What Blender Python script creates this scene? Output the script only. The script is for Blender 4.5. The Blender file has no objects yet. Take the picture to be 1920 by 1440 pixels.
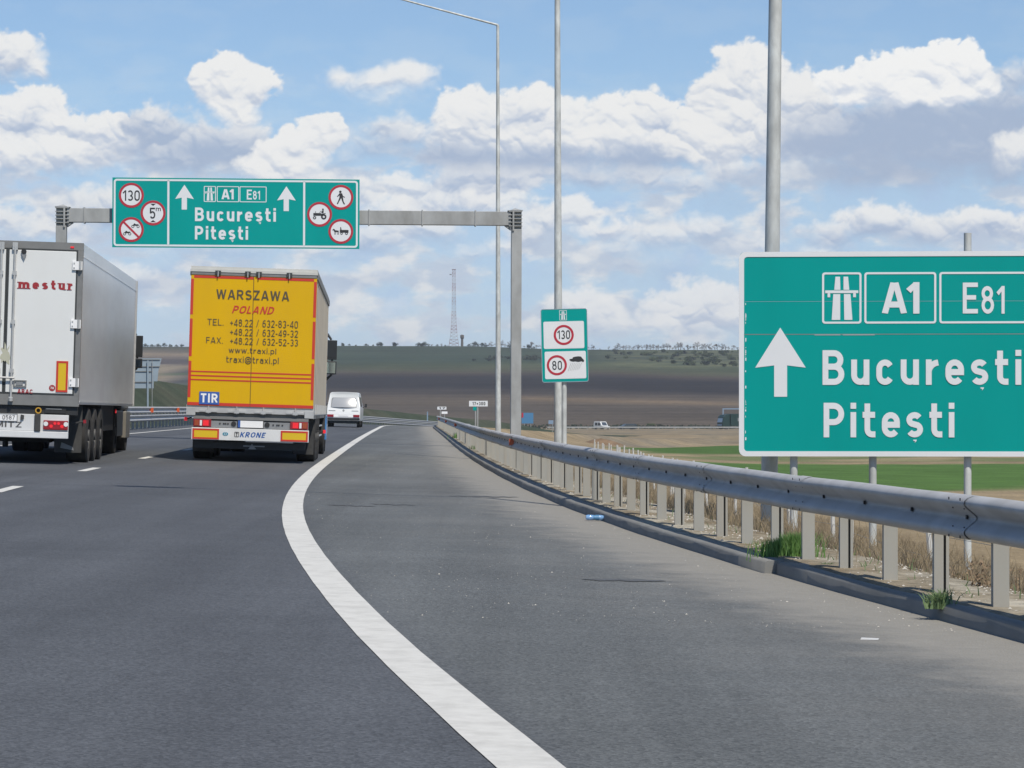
import bpy, math, random
import numpy as np
from mathutils import Vector, Matrix

# ------------------------------------------------------------------ camera, light, world
sc = bpy.context.scene
F = 5000.0            # focal length in photo pixels (photo 1920 wide)
CAMH = 1.17           # eye height over the road
HOR = 771.0           # image row of eye level
BANK = 0.0305         # the carriageway is banked to the right
cam_d = bpy.data.cameras.new('camera')
cam = bpy.data.objects.new('camera', cam_d)
sc.collection.objects.link(cam)
cam.location = (0, 0, CAMH)
cam.rotation_euler = (math.radians(90), 0, 0)
cam_d.sensor_width = 36.0
cam_d.lens = 36.0 * F / 1920.0
cam_d.shift_y = (HOR - 720.0) / 1920.0
cam_d.clip_start = 0.2
cam_d.clip_end = 60000
sc.camera = cam

SUN_EL, SUN_AZ = math.radians(54), math.radians(155)   # azimuth clockwise from +Y (behind, a little right)
sdir = Vector((math.cos(SUN_EL) * math.sin(SUN_AZ), math.cos(SUN_EL) * math.cos(SUN_AZ), math.sin(SUN_EL)))
sun_d = bpy.data.lights.new('sun', 'SUN')
sun_d.energy = 4.6
sun_d.angle = math.radians(0.53)
sun_d.color = (1.0, 0.93, 0.82)
sun = bpy.data.objects.new('sun', sun_d)
sc.collection.objects.link(sun)
sun.rotation_euler = sdir.to_track_quat('Z', 'Y').to_euler()

world = bpy.data.worlds.new('World')
sc.world = world
world.use_nodes = True
wn = world.node_tree
bgn = wn.nodes['Background']
skyt = wn.nodes.new('ShaderNodeTexSky')
skyt.sky_type = 'NISHITA'
skyt.sun_disc = False
skyt.sun_elevation = SUN_EL
skyt.sun_rotation = SUN_AZ
skyt.altitude = 100
skyt.air_density = 1.0
skyt.dust_density = 0.0
skyt.ozone_density = 6.5
wn.links.new(skyt.outputs[0], bgn.inputs[0])
bgn.inputs[1].default_value = 0.108
sc.view_settings.view_transform = 'Standard'
sc.view_settings.look = 'None'
sc.view_settings.exposure = 0.0
sc.view_settings.gamma = 1.0
sc.cycles.transparent_max_bounces = 24
sc.cycles.max_bounces = 8

random.seed(7)
rng = np.random.default_rng(11)
COL = sc.collection

# ------------------------------------------------------------------ materials
def lin(r, g, b):
    f = lambda c: (c / 255.0 / 12.92) if c <= 10 else ((c / 255.0 + 0.055) / 1.055) ** 2.4
    return (f(r), f(g), f(b))

def mat(name, col, rough=0.6, metal=0.0, var=0.0, scale=4.0, bump=0.0, detail=6, spec=0.5, dirt=None, dirt_amt=0.0, dirt_scale=1.5, coat=0.0, emit=0.0, stretch=None, alpha=1.0):
    m = bpy.data.materials.new(name)
    m.use_nodes = True
    nt = m.node_tree
    b = nt.nodes['Principled BSDF']
    b.inputs['Base Color'].default_value = (*col, 1)
    b.inputs['Roughness'].default_value = rough
    b.inputs['Metallic'].default_value = metal
    b.inputs['Specular IOR Level'].default_value = spec
    if coat: b.inputs['Coat Weight'].default_value = coat
    if alpha < 1: b.inputs['Alpha'].default_value = alpha
    if emit:
        b.inputs['Emission Color'].default_value = (*col, 1)
        b.inputs['Emission Strength'].default_value = emit
    last = None
    if var or bump or dirt:
        tc = nt.nodes.new('ShaderNodeTexCoord')
        src = tc.outputs['Object']
        if stretch:
            mp = nt.nodes.new('ShaderNodeMapping'); mp.inputs['Scale'].default_value = stretch
            nt.links.new(src, mp.inputs[0]); src = mp.outputs[0]
        n = nt.nodes.new('ShaderNodeTexNoise')
        n.inputs['Scale'].default_value = scale; n.inputs['Detail'].default_value = detail
        nt.links.new(src, n.inputs['Vector'])
    if var:
        mr = nt.nodes.new('ShaderNodeMapRange')
        mr.inputs[1].default_value = 0.25; mr.inputs[2].default_value = 0.75
        mr.inputs[3].default_value = 1 - var; mr.inputs[4].default_value = 1 + var
        nt.links.new(n.outputs[0], mr.inputs[0])
        mx = nt.nodes.new('ShaderNodeMix'); mx.data_type = 'RGBA'; mx.blend_type = 'MULTIPLY'
        mx.inputs[0].default_value = 1; mx.inputs[6].default_value = (*col, 1)
        nt.links.new(mr.outputs[0], mx.inputs[7])
        last = mx.outputs[2]
    if dirt:
        n2 = nt.nodes.new('ShaderNodeTexNoise'); n2.inputs['Scale'].default_value = dirt_scale; n2.inputs['Detail'].default_value = 9
        n2.inputs['Roughness'].default_value = 0.65
        nt.links.new(src, n2.inputs['Vector'])
        mr2 = nt.nodes.new('ShaderNodeMapRange'); mr2.inputs[1].default_value = 0.45; mr2.inputs[2].default_value = 0.75
        mr2.inputs[3].default_value = 0; mr2.inputs[4].default_value = dirt_amt
        nt.links.new(n2.outputs[0], mr2.inputs[0])
        mx2 = nt.nodes.new('ShaderNodeMix'); mx2.data_type = 'RGBA'
        nt.links.new(mr2.outputs[0], mx2.inputs[0])
        if last: nt.links.new(last, mx2.inputs[6])
        else: mx2.inputs[6].default_value = (*col, 1)
        mx2.inputs[7].default_value = (*dirt, 1)
        last = mx2.outputs[2]
    if last: nt.links.new(last, b.inputs['Base Color'])
    if bump:
        bp = nt.nodes.new('ShaderNodeBump'); bp.inputs['Strength'].default_value = bump; bp.inputs['Distance'].default_value = 0.02
        nt.links.new(n.outputs[0], bp.inputs['Height']); nt.links.new(bp.outputs[0], b.inputs['Normal'])
    return m

M = {}
M['green'] = mat('sign_green', (0.001, 0.285, 0.262), 0.5, var=0.06, scale=1.6, stretch=(1, 1, .3), dirt=(0.002, 0.25, 0.232), dirt_amt=0.35, dirt_scale=0.8, spec=0.12)
M['signwhite'] = mat('sign_white', (0.66, 0.68, 0.70), 0.5, var=0.03, scale=2)
M['signred'] = mat('sign_red', (0.40, 0.022, 0.04), 0.5)
M['signblack'] = mat('sign_black', (0.02, 0.022, 0.025), 0.6)
M['signback'] = mat('sign_back_grey', (0.26, 0.32, 0.37), 0.55, var=0.08, scale=2)
M['galv'] = mat('galvanised_steel', (0.50, 0.52, 0.51), 0.6, 0.12, var=0.30, scale=7, detail=8, stretch=(1, 1, 0.4), dirt=(0.36, 0.37, 0.36), dirt_amt=0.8, dirt_scale=9)
M['galv_far'] = mat('galvanised_grey', (0.32, 0.33, 0.33), 0.65, 0.1, var=0.16, scale=3, dirt=(0.21, 0.21, 0.20), dirt_amt=0.75, dirt_scale=1.6, stretch=(1, 1, 0.5))
M['rail'] = mat('guardrail_steel', (0.40, 0.405, 0.41), 0.60, 0.05, var=0.14, scale=3.5, detail=9, dirt=(0.30, 0.29, 0.275), dirt_amt=0.6, dirt_scale=2.2)
M['post'] = mat('rail_post_steel', (0.33, 0.325, 0.295), 0.6, 0.1, var=0.10, scale=6, dirt=(0.31, 0.27, 0.21), dirt_amt=0.6, dirt_scale=3, stretch=(1, 1, 0.4))
M['dark'] = mat('dark_steel', (0.018, 0.019, 0.021), 0.6, var=0.2, scale=6)
M['hole'] = mat('bolt_hole', (0.02, 0.02, 0.022), 0.7)
M['bolt'] = mat('bolt_head', (0.62, 0.63, 0.63), 0.4, 0.4)
M['rubber'] = mat('tyre_rubber', (0.022, 0.021, 0.020), 0.9, var=0.3, scale=5, dirt=(0.06, 0.057, 0.05), dirt_amt=0.5, dirt_scale=2.5)
M['rim'] = mat('wheel_rim', (0.085, 0.083, 0.08), 0.7, 0.2, var=0.2)
M['orange'] = mat('reflector_orange', (0.55, 0.10, 0.03), 0.4)
M['concrete'] = mat('concrete', (0.26, 0.255, 0.24), 0.9, var=0.15, scale=6, bump=0.2)
M['fencepost'] = mat('fence_concrete', (0.50, 0.50, 0.48), 0.85, var=0.12, scale=7)
M['truckwhite'] = mat('reefer_door_white', (0.66, 0.67, 0.66), 0.35, var=0.02, scale=1.2, dirt=(0.45, 0.44, 0.40), dirt_amt=0.20, dirt_scale=1.1, stretch=(1, 1, 0.5))
M['steelside'] = mat('brushed_steel_side', (0.74, 0.73, 0.71), 0.24, 0.18, var=0.05, scale=2.5, stretch=(1, 0.3, 1), dirt=(0.50, 0.48, 0.44), dirt_amt=0.45, dirt_scale=0.8)
M['aluframe'] = mat('alu_frame_grey', (0.20, 0.20, 0.195), 0.55, 0.25, var=0.12, scale=5)
M['alu'] = mat('alu_light', (0.50, 0.50, 0.49), 0.45, 0.4, var=0.1, scale=5, dirt=(0.22, 0.21, 0.19), dirt_amt=0.4)
M['seal'] = mat('door_seal', (0.035, 0.04, 0.042), 0.7)
M['doorgap'] = mat('door_gap_rubber', (0.16, 0.10, 0.02), 0.8)
M['yellow'] = mat('door_yellow', (0.63, 0.372, 0.003), 0.5, spec=0.2, var=0.03, scale=1.4, dirt=(0.45, 0.27, 0.03), dirt_amt=0.35, dirt_scale=0.9, stretch=(1, 1, 0.4))
M['truckred'] = mat('marking_red', (0.50, 0.035, 0.02), 0.5)
M['tarp'] = mat('curtain_tarp', (0.48, 0.43, 0.35), 0.55, var=0.07, scale=0.9, stretch=(1, 1, 0.2), dirt=(0.33, 0.29, 0.24), dirt_amt=0.4)
M['canvas'] = mat('roof_canvas', (0.48, 0.48, 0.45), 0.6, var=0.08)
M['textdark'] = mat('lettering_dark', (0.085, 0.065, 0.035), 0.6)
M['textblue'] = mat('lettering_blue', (0.02, 0.09, 0.30), 0.5)
M['plateblue'] = mat('plate_blue', (0.03, 0.10, 0.36), 0.5)
M['teal'] = mat('badge_teal', (0.02, 0.20, 0.30), 0.5)
M['textgrey'] = mat('lettering_grey', (0.09, 0.09, 0.09), 0.6)
M['maroon'] = mat('lettering_maroon', (0.30, 0.025, 0.03), 0.5)
M['markyellow'] = mat('marker_yellow', (0.62, 0.42, 0.01), 0.45)
M['platewhite'] = mat('plate_white', (0.78, 0.78, 0.78), 0.4)
M['bumper'] = mat('bumper_white', (0.62, 0.63, 0.63), 0.45, var=0.03, dirt=(0.35, 0.33, 0.30), dirt_amt=0.3, dirt_scale=3)
M['lightbar'] = mat('light_bar_grey', (0.22, 0.23, 0.24), 0.5, var=0.1, dirt=(0.12, 0.12, 0.11), dirt_amt=0.5, dirt_scale=4)
M['lampred'] = mat('tail_lamp_red', (0.26, 0.012, 0.02), 0.25, coat=0.6)
M['lampredlit'] = mat('tail_lamp_lit', (0.75, 0.02, 0.03), 0.25, emit=0.2)
M['lampamber'] = mat('tail_lamp_amber', (0.30, 0.06, 0.02), 0.3, coat=0.4)
M['lampclear'] = mat('tail_lamp_clear', (0.7, 0.7, 0.7), 0.2)
M['flap'] = mat('mud_flap', (0.035, 0.036, 0.037), 0.8, var=0.25, scale=4, dirt=(0.09, 0.088, 0.08), dirt_amt=0.6, dirt_scale=3)
M['cabblue'] = mat('cab_blue', (0.05, 0.20, 0.46), 0.3, coat=0.5, var=0.04)
M['cabbeige'] = mat('cab_beige', (0.20, 0.19, 0.165), 0.45, var=0.08, dirt=(0.12, 0.11, 0.1), dirt_amt=0.4)
M['mirror'] = mat('mirror_housing', (0.022, 0.024, 0.026), 0.45)
M['mirrorglass'] = mat('mirror_glass', (0.55, 0.6, 0.6), 0.08, 1.0)
M['vanwhite'] = mat('van_white', (0.72, 0.73, 0.72), 0.3, coat=0.5, var=0.02)
M['glass'] = mat('window_glass', (0.06, 0.07, 0.08), 0.06, spec=0.9, coat=1.0)
M['vancurtain'] = mat('van_inner_glass', (0.33, 0.34, 0.35), 0.20, spec=0.9)
M['black'] = mat('black_plastic', (0.02, 0.02, 0.022), 0.6)
M['linepaint'] = mat('road_paint_white', (0.58, 0.575, 0.54), 0.8, var=0.06, scale=14, dirt=(0.33, 0.325, 0.30), dirt_amt=0.5, dirt_scale=5.0, bump=0.15)
M['mastred'] = mat('mast_red', (0.21, 0.085, 0.085), 0.7)
M['mastwhite'] = mat('mast_white', (0.34, 0.34, 0.36), 0.7)
M['raingrey'] = mat('rain_stroke_grey', (0.30, 0.31, 0.32), 0.6)
M['bark'] = mat('bark', (0.10, 0.085, 0.07), 0.9)
M['twig'] = mat('bare_twigs', (0.21, 0.185, 0.175), 0.9)
M['scrub'] = mat('scrub_leaves', (0.055, 0.075, 0.030), 0.9)
M['scrubdark'] = mat('scrub_dark', (0.035, 0.045, 0.028), 0.9)
M['grassgreen'] = mat('green_grass_blade', (0.14, 0.27, 0.07), 0.6, var=0.3, scale=20)
M['weed'] = mat('weed_leaf', (0.17, 0.25, 0.11), 0.7, var=0.3, scale=20)
M['drystem'] = mat('dry_grass_grey', (0.235, 0.195, 0.14), 0.9, var=0.35, scale=3)
M['drygrass'] = mat('dry_grass_blade', (0.31, 0.245, 0.155), 0.85, var=0.35, scale=3)
M['deadleaf'] = mat('dead_leaf', (0.19, 0.135, 0.085), 0.9, var=0.4, scale=15)
M['bottle'] = mat('bottle_plastic', (0.22, 0.42, 0.72), 0.12, spec=0.8, coat=0.5, alpha=0.8)
M['pebble'] = mat('pebble', (0.42, 0.40, 0.36), 0.9, var=0.25, scale=30)
M['tar'] = mat('tar_stain', (0.080, 0.085, 0.089), 0.8, var=0.3, scale=9)
M['boardblue'] = mat('board_blue', (0.07, 0.20, 0.36), 0.5)
M['infoblue'] = mat('board_pale_blue', (0.20, 0.28, 0.38), 0.5)
M['darktruck'] = mat('dark_green_truck', (0.012, 0.035, 0.032), 0.4)
M['darkcar'] = mat('dark_car', (0.03, 0.045, 0.06), 0.3)
M['mound'] = mat('mound_soil', (0.17, 0.115, 0.07), 0.95, var=0.3, scale=1.2, bump=0.4)
M['kerbm'] = mat('kerb_concrete', (0.20, 0.20, 0.19), 0.85, var=0.12, scale=3, detail=9, bump=0.06, dirt=(0.13, 0.13, 0.125), dirt_amt=0.5, dirt_scale=1.4)
M['hedge'] = mat('hedge_leaves', (0.022, 0.032, 0.022), 0.9, var=0.4, scale=0.6)

for _k in ('grassgreen', 'weed', 'drygrass', 'drystem'):      # thin blades let light through
    _t = M[_k].node_tree; _p = _t.nodes['Principled BSDF']; _o = _t.nodes['Material Output']
    _tr = _t.nodes.new('ShaderNodeBsdfTranslucent'); _mx = _t.nodes.new('ShaderNodeMixShader'); _mx.inputs[0].default_value = 0.35
    _src = _p.inputs['Base Color'].links[0].from_socket
    _t.links.new(_src, _tr.inputs[0]); _t.links.new(_p.outputs[0], _mx.inputs[1]); _t.links.new(_tr.outputs[0], _mx.inputs[2]); _t.links.new(_mx.outputs[0], _o.inputs[0])

# ------------------------------------------------------------------ mesh builder
class MB:
    def __init__(s):
        s.v = []; s.f = []; s.m = []; s.mats = []
    def mi(s, m):
        if m not in s.mats: s.mats.append(m)
        return s.mats.index(m)
    def add(s, verts, faces, m):
        o = len(s.v); k = s.mi(m)
        s.v.extend([tuple(p) for p in verts])
        for f in faces:
            s.f.append(tuple(i + o for i in f)); s.m.append(k)
        return s
    def box(s, x0, x1, y0, y1, z0, z1, m):
        v = [(x, y, z) for z in (z0, z1) for y in (y0, y1) for x in (x0, x1)]
        return s.add(v, [(0, 2, 3, 1), (4, 5, 7, 6), (0, 1, 5, 4), (2, 6, 7, 3), (0, 4, 6, 2), (1, 3, 7, 5)], m)
    def obox(s, c, half, R, m):
        v = [Vector(c) + R @ Vector((x * half[0], y * half[1], z * half[2])) for z in (-1, 1) for y in (-1, 1) for x in (-1, 1)]
        return s.add(v, [(0, 2, 3, 1), (4, 5, 7, 6), (0, 1, 5, 4), (2, 6, 7, 3), (0, 4, 6, 2), (1, 3, 7, 5)], m)
    def tube(s, p0, p1, r0, r1, m, n=10, cap=True):
        p0, p1 = Vector(p0), Vector(p1)
        d = (p1 - p0).normalized()
        a = d.orthogonal().normalized(); b = d.cross(a)
        v = []
        for p, r in ((p0, r0), (p1, r1)):
            for i in range(n):
                t = 2 * math.pi * i / n
                v.append(p + (a * math.cos(t) + b * math.sin(t)) * r)
        f = [(i, (i + 1) % n, n + (i + 1) % n, n + i) for i in range(n)]
        if cap: f += [tuple(range(n))[::-1], tuple(range(n, 2 * n))]
        return s.add(v, f, m)
    def prism(s, poly, y0, y1, m):
        """polygon of (x, z) seen from -Y, extruded from y0 (front) to y1"""
        n = len(poly)
        v = [(x, y0, z) for x, z in poly] + [(x, y1, z) for x, z in poly]
        f = [tuple(range(n)), tuple(range(2 * n - 1, n - 1, -1))] + [(i, n + i, n + (i + 1) % n, (i + 1) % n) for i in range(n)]
        return s.add(v, f, m)
    def prism_x(s, poly, x0, x1, m):
        """polygon of (y, z), extruded along x"""
        n = len(poly)
        v = [(x0, y, z) for y, z in poly] + [(x1, y, z) for y, z in poly]
        f = [tuple(range(n)), tuple(range(2 * n - 1, n - 1, -1))] + [(i, n + i, n + (i + 1) % n, (i + 1) % n) for i in range(n)]
        return s.add(v, f, m)
    def ring(s, cx, cz, r0, r1, y0, y1, m, n=40):
        v = []
        for r, y in ((r0, y0), (r1, y0), (r1, y1), (r0, y1)):
            v += [(cx + r * math.cos(2 * math.pi * i / n), y, cz + r * math.sin(2 * math.pi * i / n)) for i in range(n)]
        f = []
        for q in range(4):
            for i in range(n):
                f.append((q * n + i, q * n + (i + 1) % n, ((q + 1) % 4) * n + (i + 1) % n, ((q + 1) % 4) * n + i))
        return s.add(v, f, m)
    def disc(s, cx, cz, r, y0, y1, m, n=36, rz=None):
        rz = rz or r
        return s.prism([(cx + r * math.cos(2 * math.pi * i / n), cz + rz * math.sin(2 * math.pi * i / n)) for i in range(n)], y0, y1, m)
    def frame(s, x0, x1, z0, z1, w, y0, y1, m, rad=0.0):
        """rectangular border band of width w"""
        o = rrect(x0, x1, z0, z1, rad); i = rrect(x0 + w, x1 - w, z0 + w, z1 - w, max(rad - w, rad * 0.5) if rad else 0)
        n = len(o)
        v = [(x, y0, z) for x, z in o] + [(x, y0, z) for x, z in i] + [(x, y1, z) for x, z in i] + [(x, y1, z) for x, z in o]
        f = []
        for q in range(4):
            for k in range(n):
                f.append((q * n + k, q * n + (k + 1) % n, ((q + 1) % 4) * n + (k + 1) % n, ((q + 1) % 4) * n + k))
        return s.add(v, f, m)
    def lathe_x(s, cx, cy, cz, prof, m, n=28):
        """profile of (x offset, radius) revolved about the x axis"""
        v = []
        for dx, r in prof:
            v += [(cx + dx, cy + r * math.cos(2 * math.pi * i / n), cz + r * math.sin(2 * math.pi * i / n)) for i in range(n)]
        f = [(q * n + i, q * n + (i + 1) % n, (q + 1) * n + (i + 1) % n, (q + 1) * n + i) for q in range(len(prof) - 1) for i in range(n)]
        return s.add(v, f, m)
    def build(s, name, parent=None, smooth=False, bevel=0.0, label=None):
        me = bpy.data.meshes.new(name)
        me.from_pydata(s.v, [], s.f)
        for m in s.mats: me.materials.append(M[m] if isinstance(m, str) else m)
        me.polygons.foreach_set('material_index', s.m)
        me.validate()
        import bmesh
        bm = bmesh.new(); bm.from_mesh(me)
        bmesh.ops.recalc_face_normals(bm, faces=bm.faces)
        bm.to_mesh(me); bm.free()
        if smooth:
            me.polygons.foreach_set('use_smooth', [True] * len(me.polygons))
            me.set_sharp_from_angle(angle=math.radians(38))
        o = bpy.data.objects.new(name, me)
        COL.objects.link(o)
        if parent: o.parent = parent
        if bevel:
            b = o.modifiers.new('bevel', 'BEVEL'); b.width = bevel; b.segments = 2; b.limit_method = 'ANGLE'; b.angle_limit = math.radians(40)
        if label: o['label'] = label
        return o

def rrect(x0, x1, z0, z1, r=0.0, n=5):
    if r <= 0: return [(x0, z0), (x1, z0), (x1, z1), (x0, z1)]
    out = []
    for cx, cz, a in ((x1 - r, z0 + r, -90), (x1 - r, z1 - r, 0), (x0 + r, z1 - r, 90), (x0 + r, z0 + r, 180)):
        for i in range(n + 1):
            t = math.radians(a + 90 * i / n)
            out.append((cx + r * math.cos(t), cz + r * math.sin(t)))
    return out

def thing(name, label, cat, loc=(0, 0, 0), rot=(0, 0, 0), group=None):
    o = bpy.data.objects.new(name, None)
    COL.objects.link(o)
    o.location = loc; o.rotation_euler = rot; o.empty_display_size = 0.3
    o['label'] = label; o['category'] = cat
    if group: o['group'] = group
    return o

def tag(o, label, cat, group=None, kind=None):
    if label: o['label'] = label
    if cat: o['category'] = cat
    if group: o['group'] = group
    if kind: o['kind'] = kind
    return o

def copy_tree(o, parent=None):
    c = o.copy(); COL.objects.link(c)
    if parent: c.parent = parent
    for ch in list(o.children): copy_tree(ch, c)
    return c

# ------------------------------------------------------------------ the road's plan and profile
def spline(xs, ys):
    xs = np.array(xs, float); ys = np.array(ys, float); n = len(xs); h = np.diff(xs)
    A = np.eye(n); b = np.zeros(n)
    for i in range(1, n - 1):
        A[i, i - 1] = h[i - 1]; A[i, i] = 2 * (h[i - 1] + h[i]); A[i, i + 1] = h[i]
        b[i] = 6 * ((ys[i + 1] - ys[i]) / h[i] - (ys[i] - ys[i - 1]) / h[i - 1])
    m2 = np.linalg.solve(A, b)
    def ev(x, far=160.0, R=710.0):
        x = np.asarray(x, float)
        xx = np.clip(x, xs[0], xs[-1])
        i = np.clip(np.searchsorted(xs, xx) - 1, 0, n - 2)
        a = (xs[i + 1] - xx); c = (xx - xs[i]); hh = h[i]
        y = m2[i] * a ** 3 / (6 * hh) + m2[i + 1] * c ** 3 / (6 * hh) + (ys[i] / hh - m2[i] * hh / 6) * a + (ys[i + 1] / hh - m2[i + 1] * hh / 6) * c
        s0 = (ys[1] - ys[0]) / h[0]; s1 = (ys[-1] - ys[-2]) / h[-1]
        y = y + np.where(x < xs[0], s0 * (x - xs[0]), 0)
        e = np.maximum(x - xs[-1], 0)
        y = y + s1 * e + e * e / (2 * R)
        return y
    return ev

# right edge line and kerb in metres (x at distance y)
LX = spline([8.76, 12.57, 17.15, 25.4, 41.5, 59.0, 96.4, 160.0], [0.061, -0.523, -1.139, -2.06, -3.22, -4.02, -5.52, -7.85])
KX = spline([14.2, 18.2, 23.1, 30.5, 37.0, 47.3, 68.4, 105.0, 160.0], [2.72, 2.16, 1.58, 0.87, 0.40, -0.20, -1.18, -2.60, -4.72])
def prof(y):
    e = np.maximum(np.asarray(y, float) - 160.0, 0) / 90.0
    return -0.57 * e ** 1.6
def zroad(x, y):
    return -BANK * np.asarray(x, float) + prof(y)
def groundpt(px, py, dz=0.0):
    """point of the banked road plane (raised by dz) met by the sight line through a photo pixel"""
    k = (py - HOR - BANK * (px - 960)) / (CAMH - dz)
    Y = F / k
    X = (px - 960) / k
    return X, Y, -BANK * X + dz, k

# ------------------------------------------------------------------ a drawn stroke alphabet (traffic and sans lettering)
def _arc(cx, cy, rx, ry, a0, a1, n=9):
    return [(cx + rx * math.cos(math.radians(a0 + (a1 - a0) * i / n)), cy + ry * math.sin(math.radians(a0 + (a1 - a0) * i / n))) for i in range(n + 1)]
def glyph(ch, s):
    """(width, strokes); baseline 0, cap height 1, x height .73; s = stroke width"""
    h = s / 2; T = 1 - h; B = h; XH = .73; X = XH - h
    def oval(w, y0, y1): r = min((w - s) / 2 * 1.05, (y1 - y0) / 2); c = w / 2; rx = (w - s) / 2; return _arc(c, y1 - r, rx, r, 0, 180) + _arc(c, y0 + r, rx, r, 180, 360) + [(w - h, y1 - r)]
    def bowl(x0, w, y0, y1): r = (y1 - y0) / 2; rx = min(r, w - h - x0); return [(x0, y1)] + _arc(w - h - rx, y0 + r, rx, r, 90, -90, 12) + [(x0, y0)]
    def opened(w, y0, y1, a0, a1): r = min((w - s) / 2 * 1.05, (y1 - y0) / 2); c = w / 2; rx = (w - s) / 2; return _arc(c, y1 - r, rx, r, a0, 180) + _arc(c, y0 + r, rx, r, 180, a1)
    def ess(w, y0, y1):
        c = w / 2; rx = (w - s) / 2; m = (y0 + y1) / 2 + .01; r1 = (y1 - m) / 2; r0 = (m - y0) / 2
        return _arc(c, y1 - r1, rx * .93, r1, 28, 90, 5)[:-1] + _arc(c, y1 - r1, rx * .97, r1, 90, 235, 9) + _arc(c, y0 + r0, rx, r0, 55, -90, 9) + _arc(c, y0 + r0, rx, r0, -90, -152, 5)[1:]
    if ch == ' ': return .34, []
    if ch == 'A': w = .74; return w, [[(h * .8, 0), (w / 2 - s * .16, 1)], [(w - h * .8, 0), (w / 2 + s * .16, 1)], [(w * .26, .29), (w * .74, .29)]]
    if ch == 'B': w = .66; return w, [[(h, 0), (h, 1)], bowl(h, w - .03, .525, T), bowl(h, w, B, .525)]
    if ch == 'C': w = .68; return w, [opened(w, B, T, 20, 340)]
    if ch == 'D': w = .70; r = .34; return w, [[(h, 0), (h, 1)], [(h, T)] + _arc(w - h - r, T - r, r, r, 90, 0) + _arc(w - h - r, B + r, r, r, 0, -90) + [(h, B)]]
    if ch == 'E': w = .56; return w, [[(h, 0), (h, 1)], [(h, T), (w, T)], [(h, .52), (w * .88, .52)], [(h, B), (w, B)]]
    if ch == 'F': w = .54; return w, [[(h, 0), (h, 1)], [(h, T), (w, T)], [(h, .50), (w * .90, .50)]]
    if ch == 'H': w = .68; return w, [[(h, 0), (h, 1)], [(w - h, 0), (w - h, 1)], [(h, .52), (w - h, .52)]]
    if ch == 'I': return s, [[(h, 0), (h, 1)]]
    if ch == 'K': w = .68; return w, [[(h, 0), (h, 1)], [(h, .36), (w - h * .8, 1)], [(w * .40, .55), (w - h * .7, 0)]]
    if ch == 'L': w = .52; return w, [[(h, 0), (h, 1)], [(h, B), (w, B)]]
    if ch == 'M': w = .82; return w, [[(h, 0), (h, 1)], [(w - h, 0), (w - h, 1)], [(h * 1.2, .98), (w / 2, .12)], [(w - h * 1.2, .98), (w / 2, .12)]]
    if ch == 'N': w = .70; return w, [[(h, 0), (h, 1)], [(w - h, 0), (w - h, 1)], [(h * 1.2, .98), (w - h * 1.2, .02)]]
    if ch == 'O': w = .76; return w, [oval(w, B, T)]
    if ch == 'P': w = .64; return w, [[(h, 0), (h, 1)], bowl(h, w, .44, T)]
    if ch == 'R': w = .68; return w, [[(h, 0), (h, 1)], bowl(h, w - .02, .47, T), [(w * .48, .47), (w - h * .8, 0)]]
    if ch == 'S': w = .66; return w, [ess(w, B, T)]
    if ch == 'T': w = .62; return w, [[(w / 2, 0), (w / 2, 1)], [(0, T), (w, T)]]
    if ch == 'W': w = 1.0; return w, [[(h * .8, 1), (w * .27, 0)], [(w * .27, 0), (w / 2, .97)], [(w / 2, .97), (w * .73, 0)], [(w * .73, 0), (w - h * .8, 1)]]
    if ch == 'X': w = .66; return w, [[(h * .8, 0), (w - h * .8, 1)], [(h * .8, 1), (w - h * .8, 0)]]
    if ch == 'Z': w = .62; return w, [[(0, T), (w, T)], [(0, B), (w, B)], [(h * 1.1, B), (w - h * 1.1, T)]]
    if ch == '0': w = .58; return w, [oval(w, B, T)]
    if ch == '1': w = .34; return w, [[(w - h, 0), (w - h, 1)], [(0, .72), (w - h, .98)]]
    if ch == '2': w = .58; r = (w - s) / 2; return w, [_arc(w / 2, T - r, r, r, 165, -35, 12) + [(h * 1.2, B)], [(0, B), (w, B)]]
    if ch == '3': w = .58; return w, [_arc(w / 2 - .01, T - .23, (w - s) / 2 * .95, .23, 150, -90, 12), _arc(w / 2, B + (1 - s - .46) / 2, (w - s) / 2, (1 - s - .46) / 2, 90, -150, 12)]
    if ch == '4': w = .62; return w, [[(w * .74, 0), (w * .74, 1)], [(w * .70, .97), (h * .8, .28)], [(0, .26), (w, .26)]]
    if ch == '5': w = .58; return w, [[(w * .94, T), (h * 1.3, T), (h * 1.15, .48)], [(h * 1.0, .50)] + _arc(w / 2, B + .27, (w - s) / 2, .28, 130, -150, 14)]
    if ch == '6': w = .58; return w, [oval(w, B, .60), _arc(w * .60, .46, w * .60 - h, T - .46, 180, 62, 8)]
    if ch == '7': w = .56; return w, [[(0, T), (w, T)], [(w - h, T), (w * .32, 0)]]
    if ch == '8': w = .60; return w, [oval(w * .92, .54, T), oval(w, B, .54)]
    if ch == '9': w = .58; return w, [oval(w, .40, T), _arc(w * .40, .54, w * .60 - h, .54 - B, 0, -118, 8)]
    if ch == 'a': w = .54; return w, [[(w - h, 0), (w - h, .5)] + _arc(w / 2, X - .2, w / 2 - h, .2, 0, 150, 8), oval(w, B, .45)]
    if ch == 'c': w = .53; return w, [opened(w, B, X, 28, 332)]
    if ch == 'e': w = .56; m = XH * .5; return w, [[(h, m), (w - h, m)], [(w - h, m - h)] + opened(w, B, X, 0, 325)]
    if ch == 'i': return s, [[(h, 0), (h, XH)], [(h, 1 - s * 1.0), (h, 1)]]
    if ch == 'l': return s, [[(h, 0), (h, 1)]]
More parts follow.
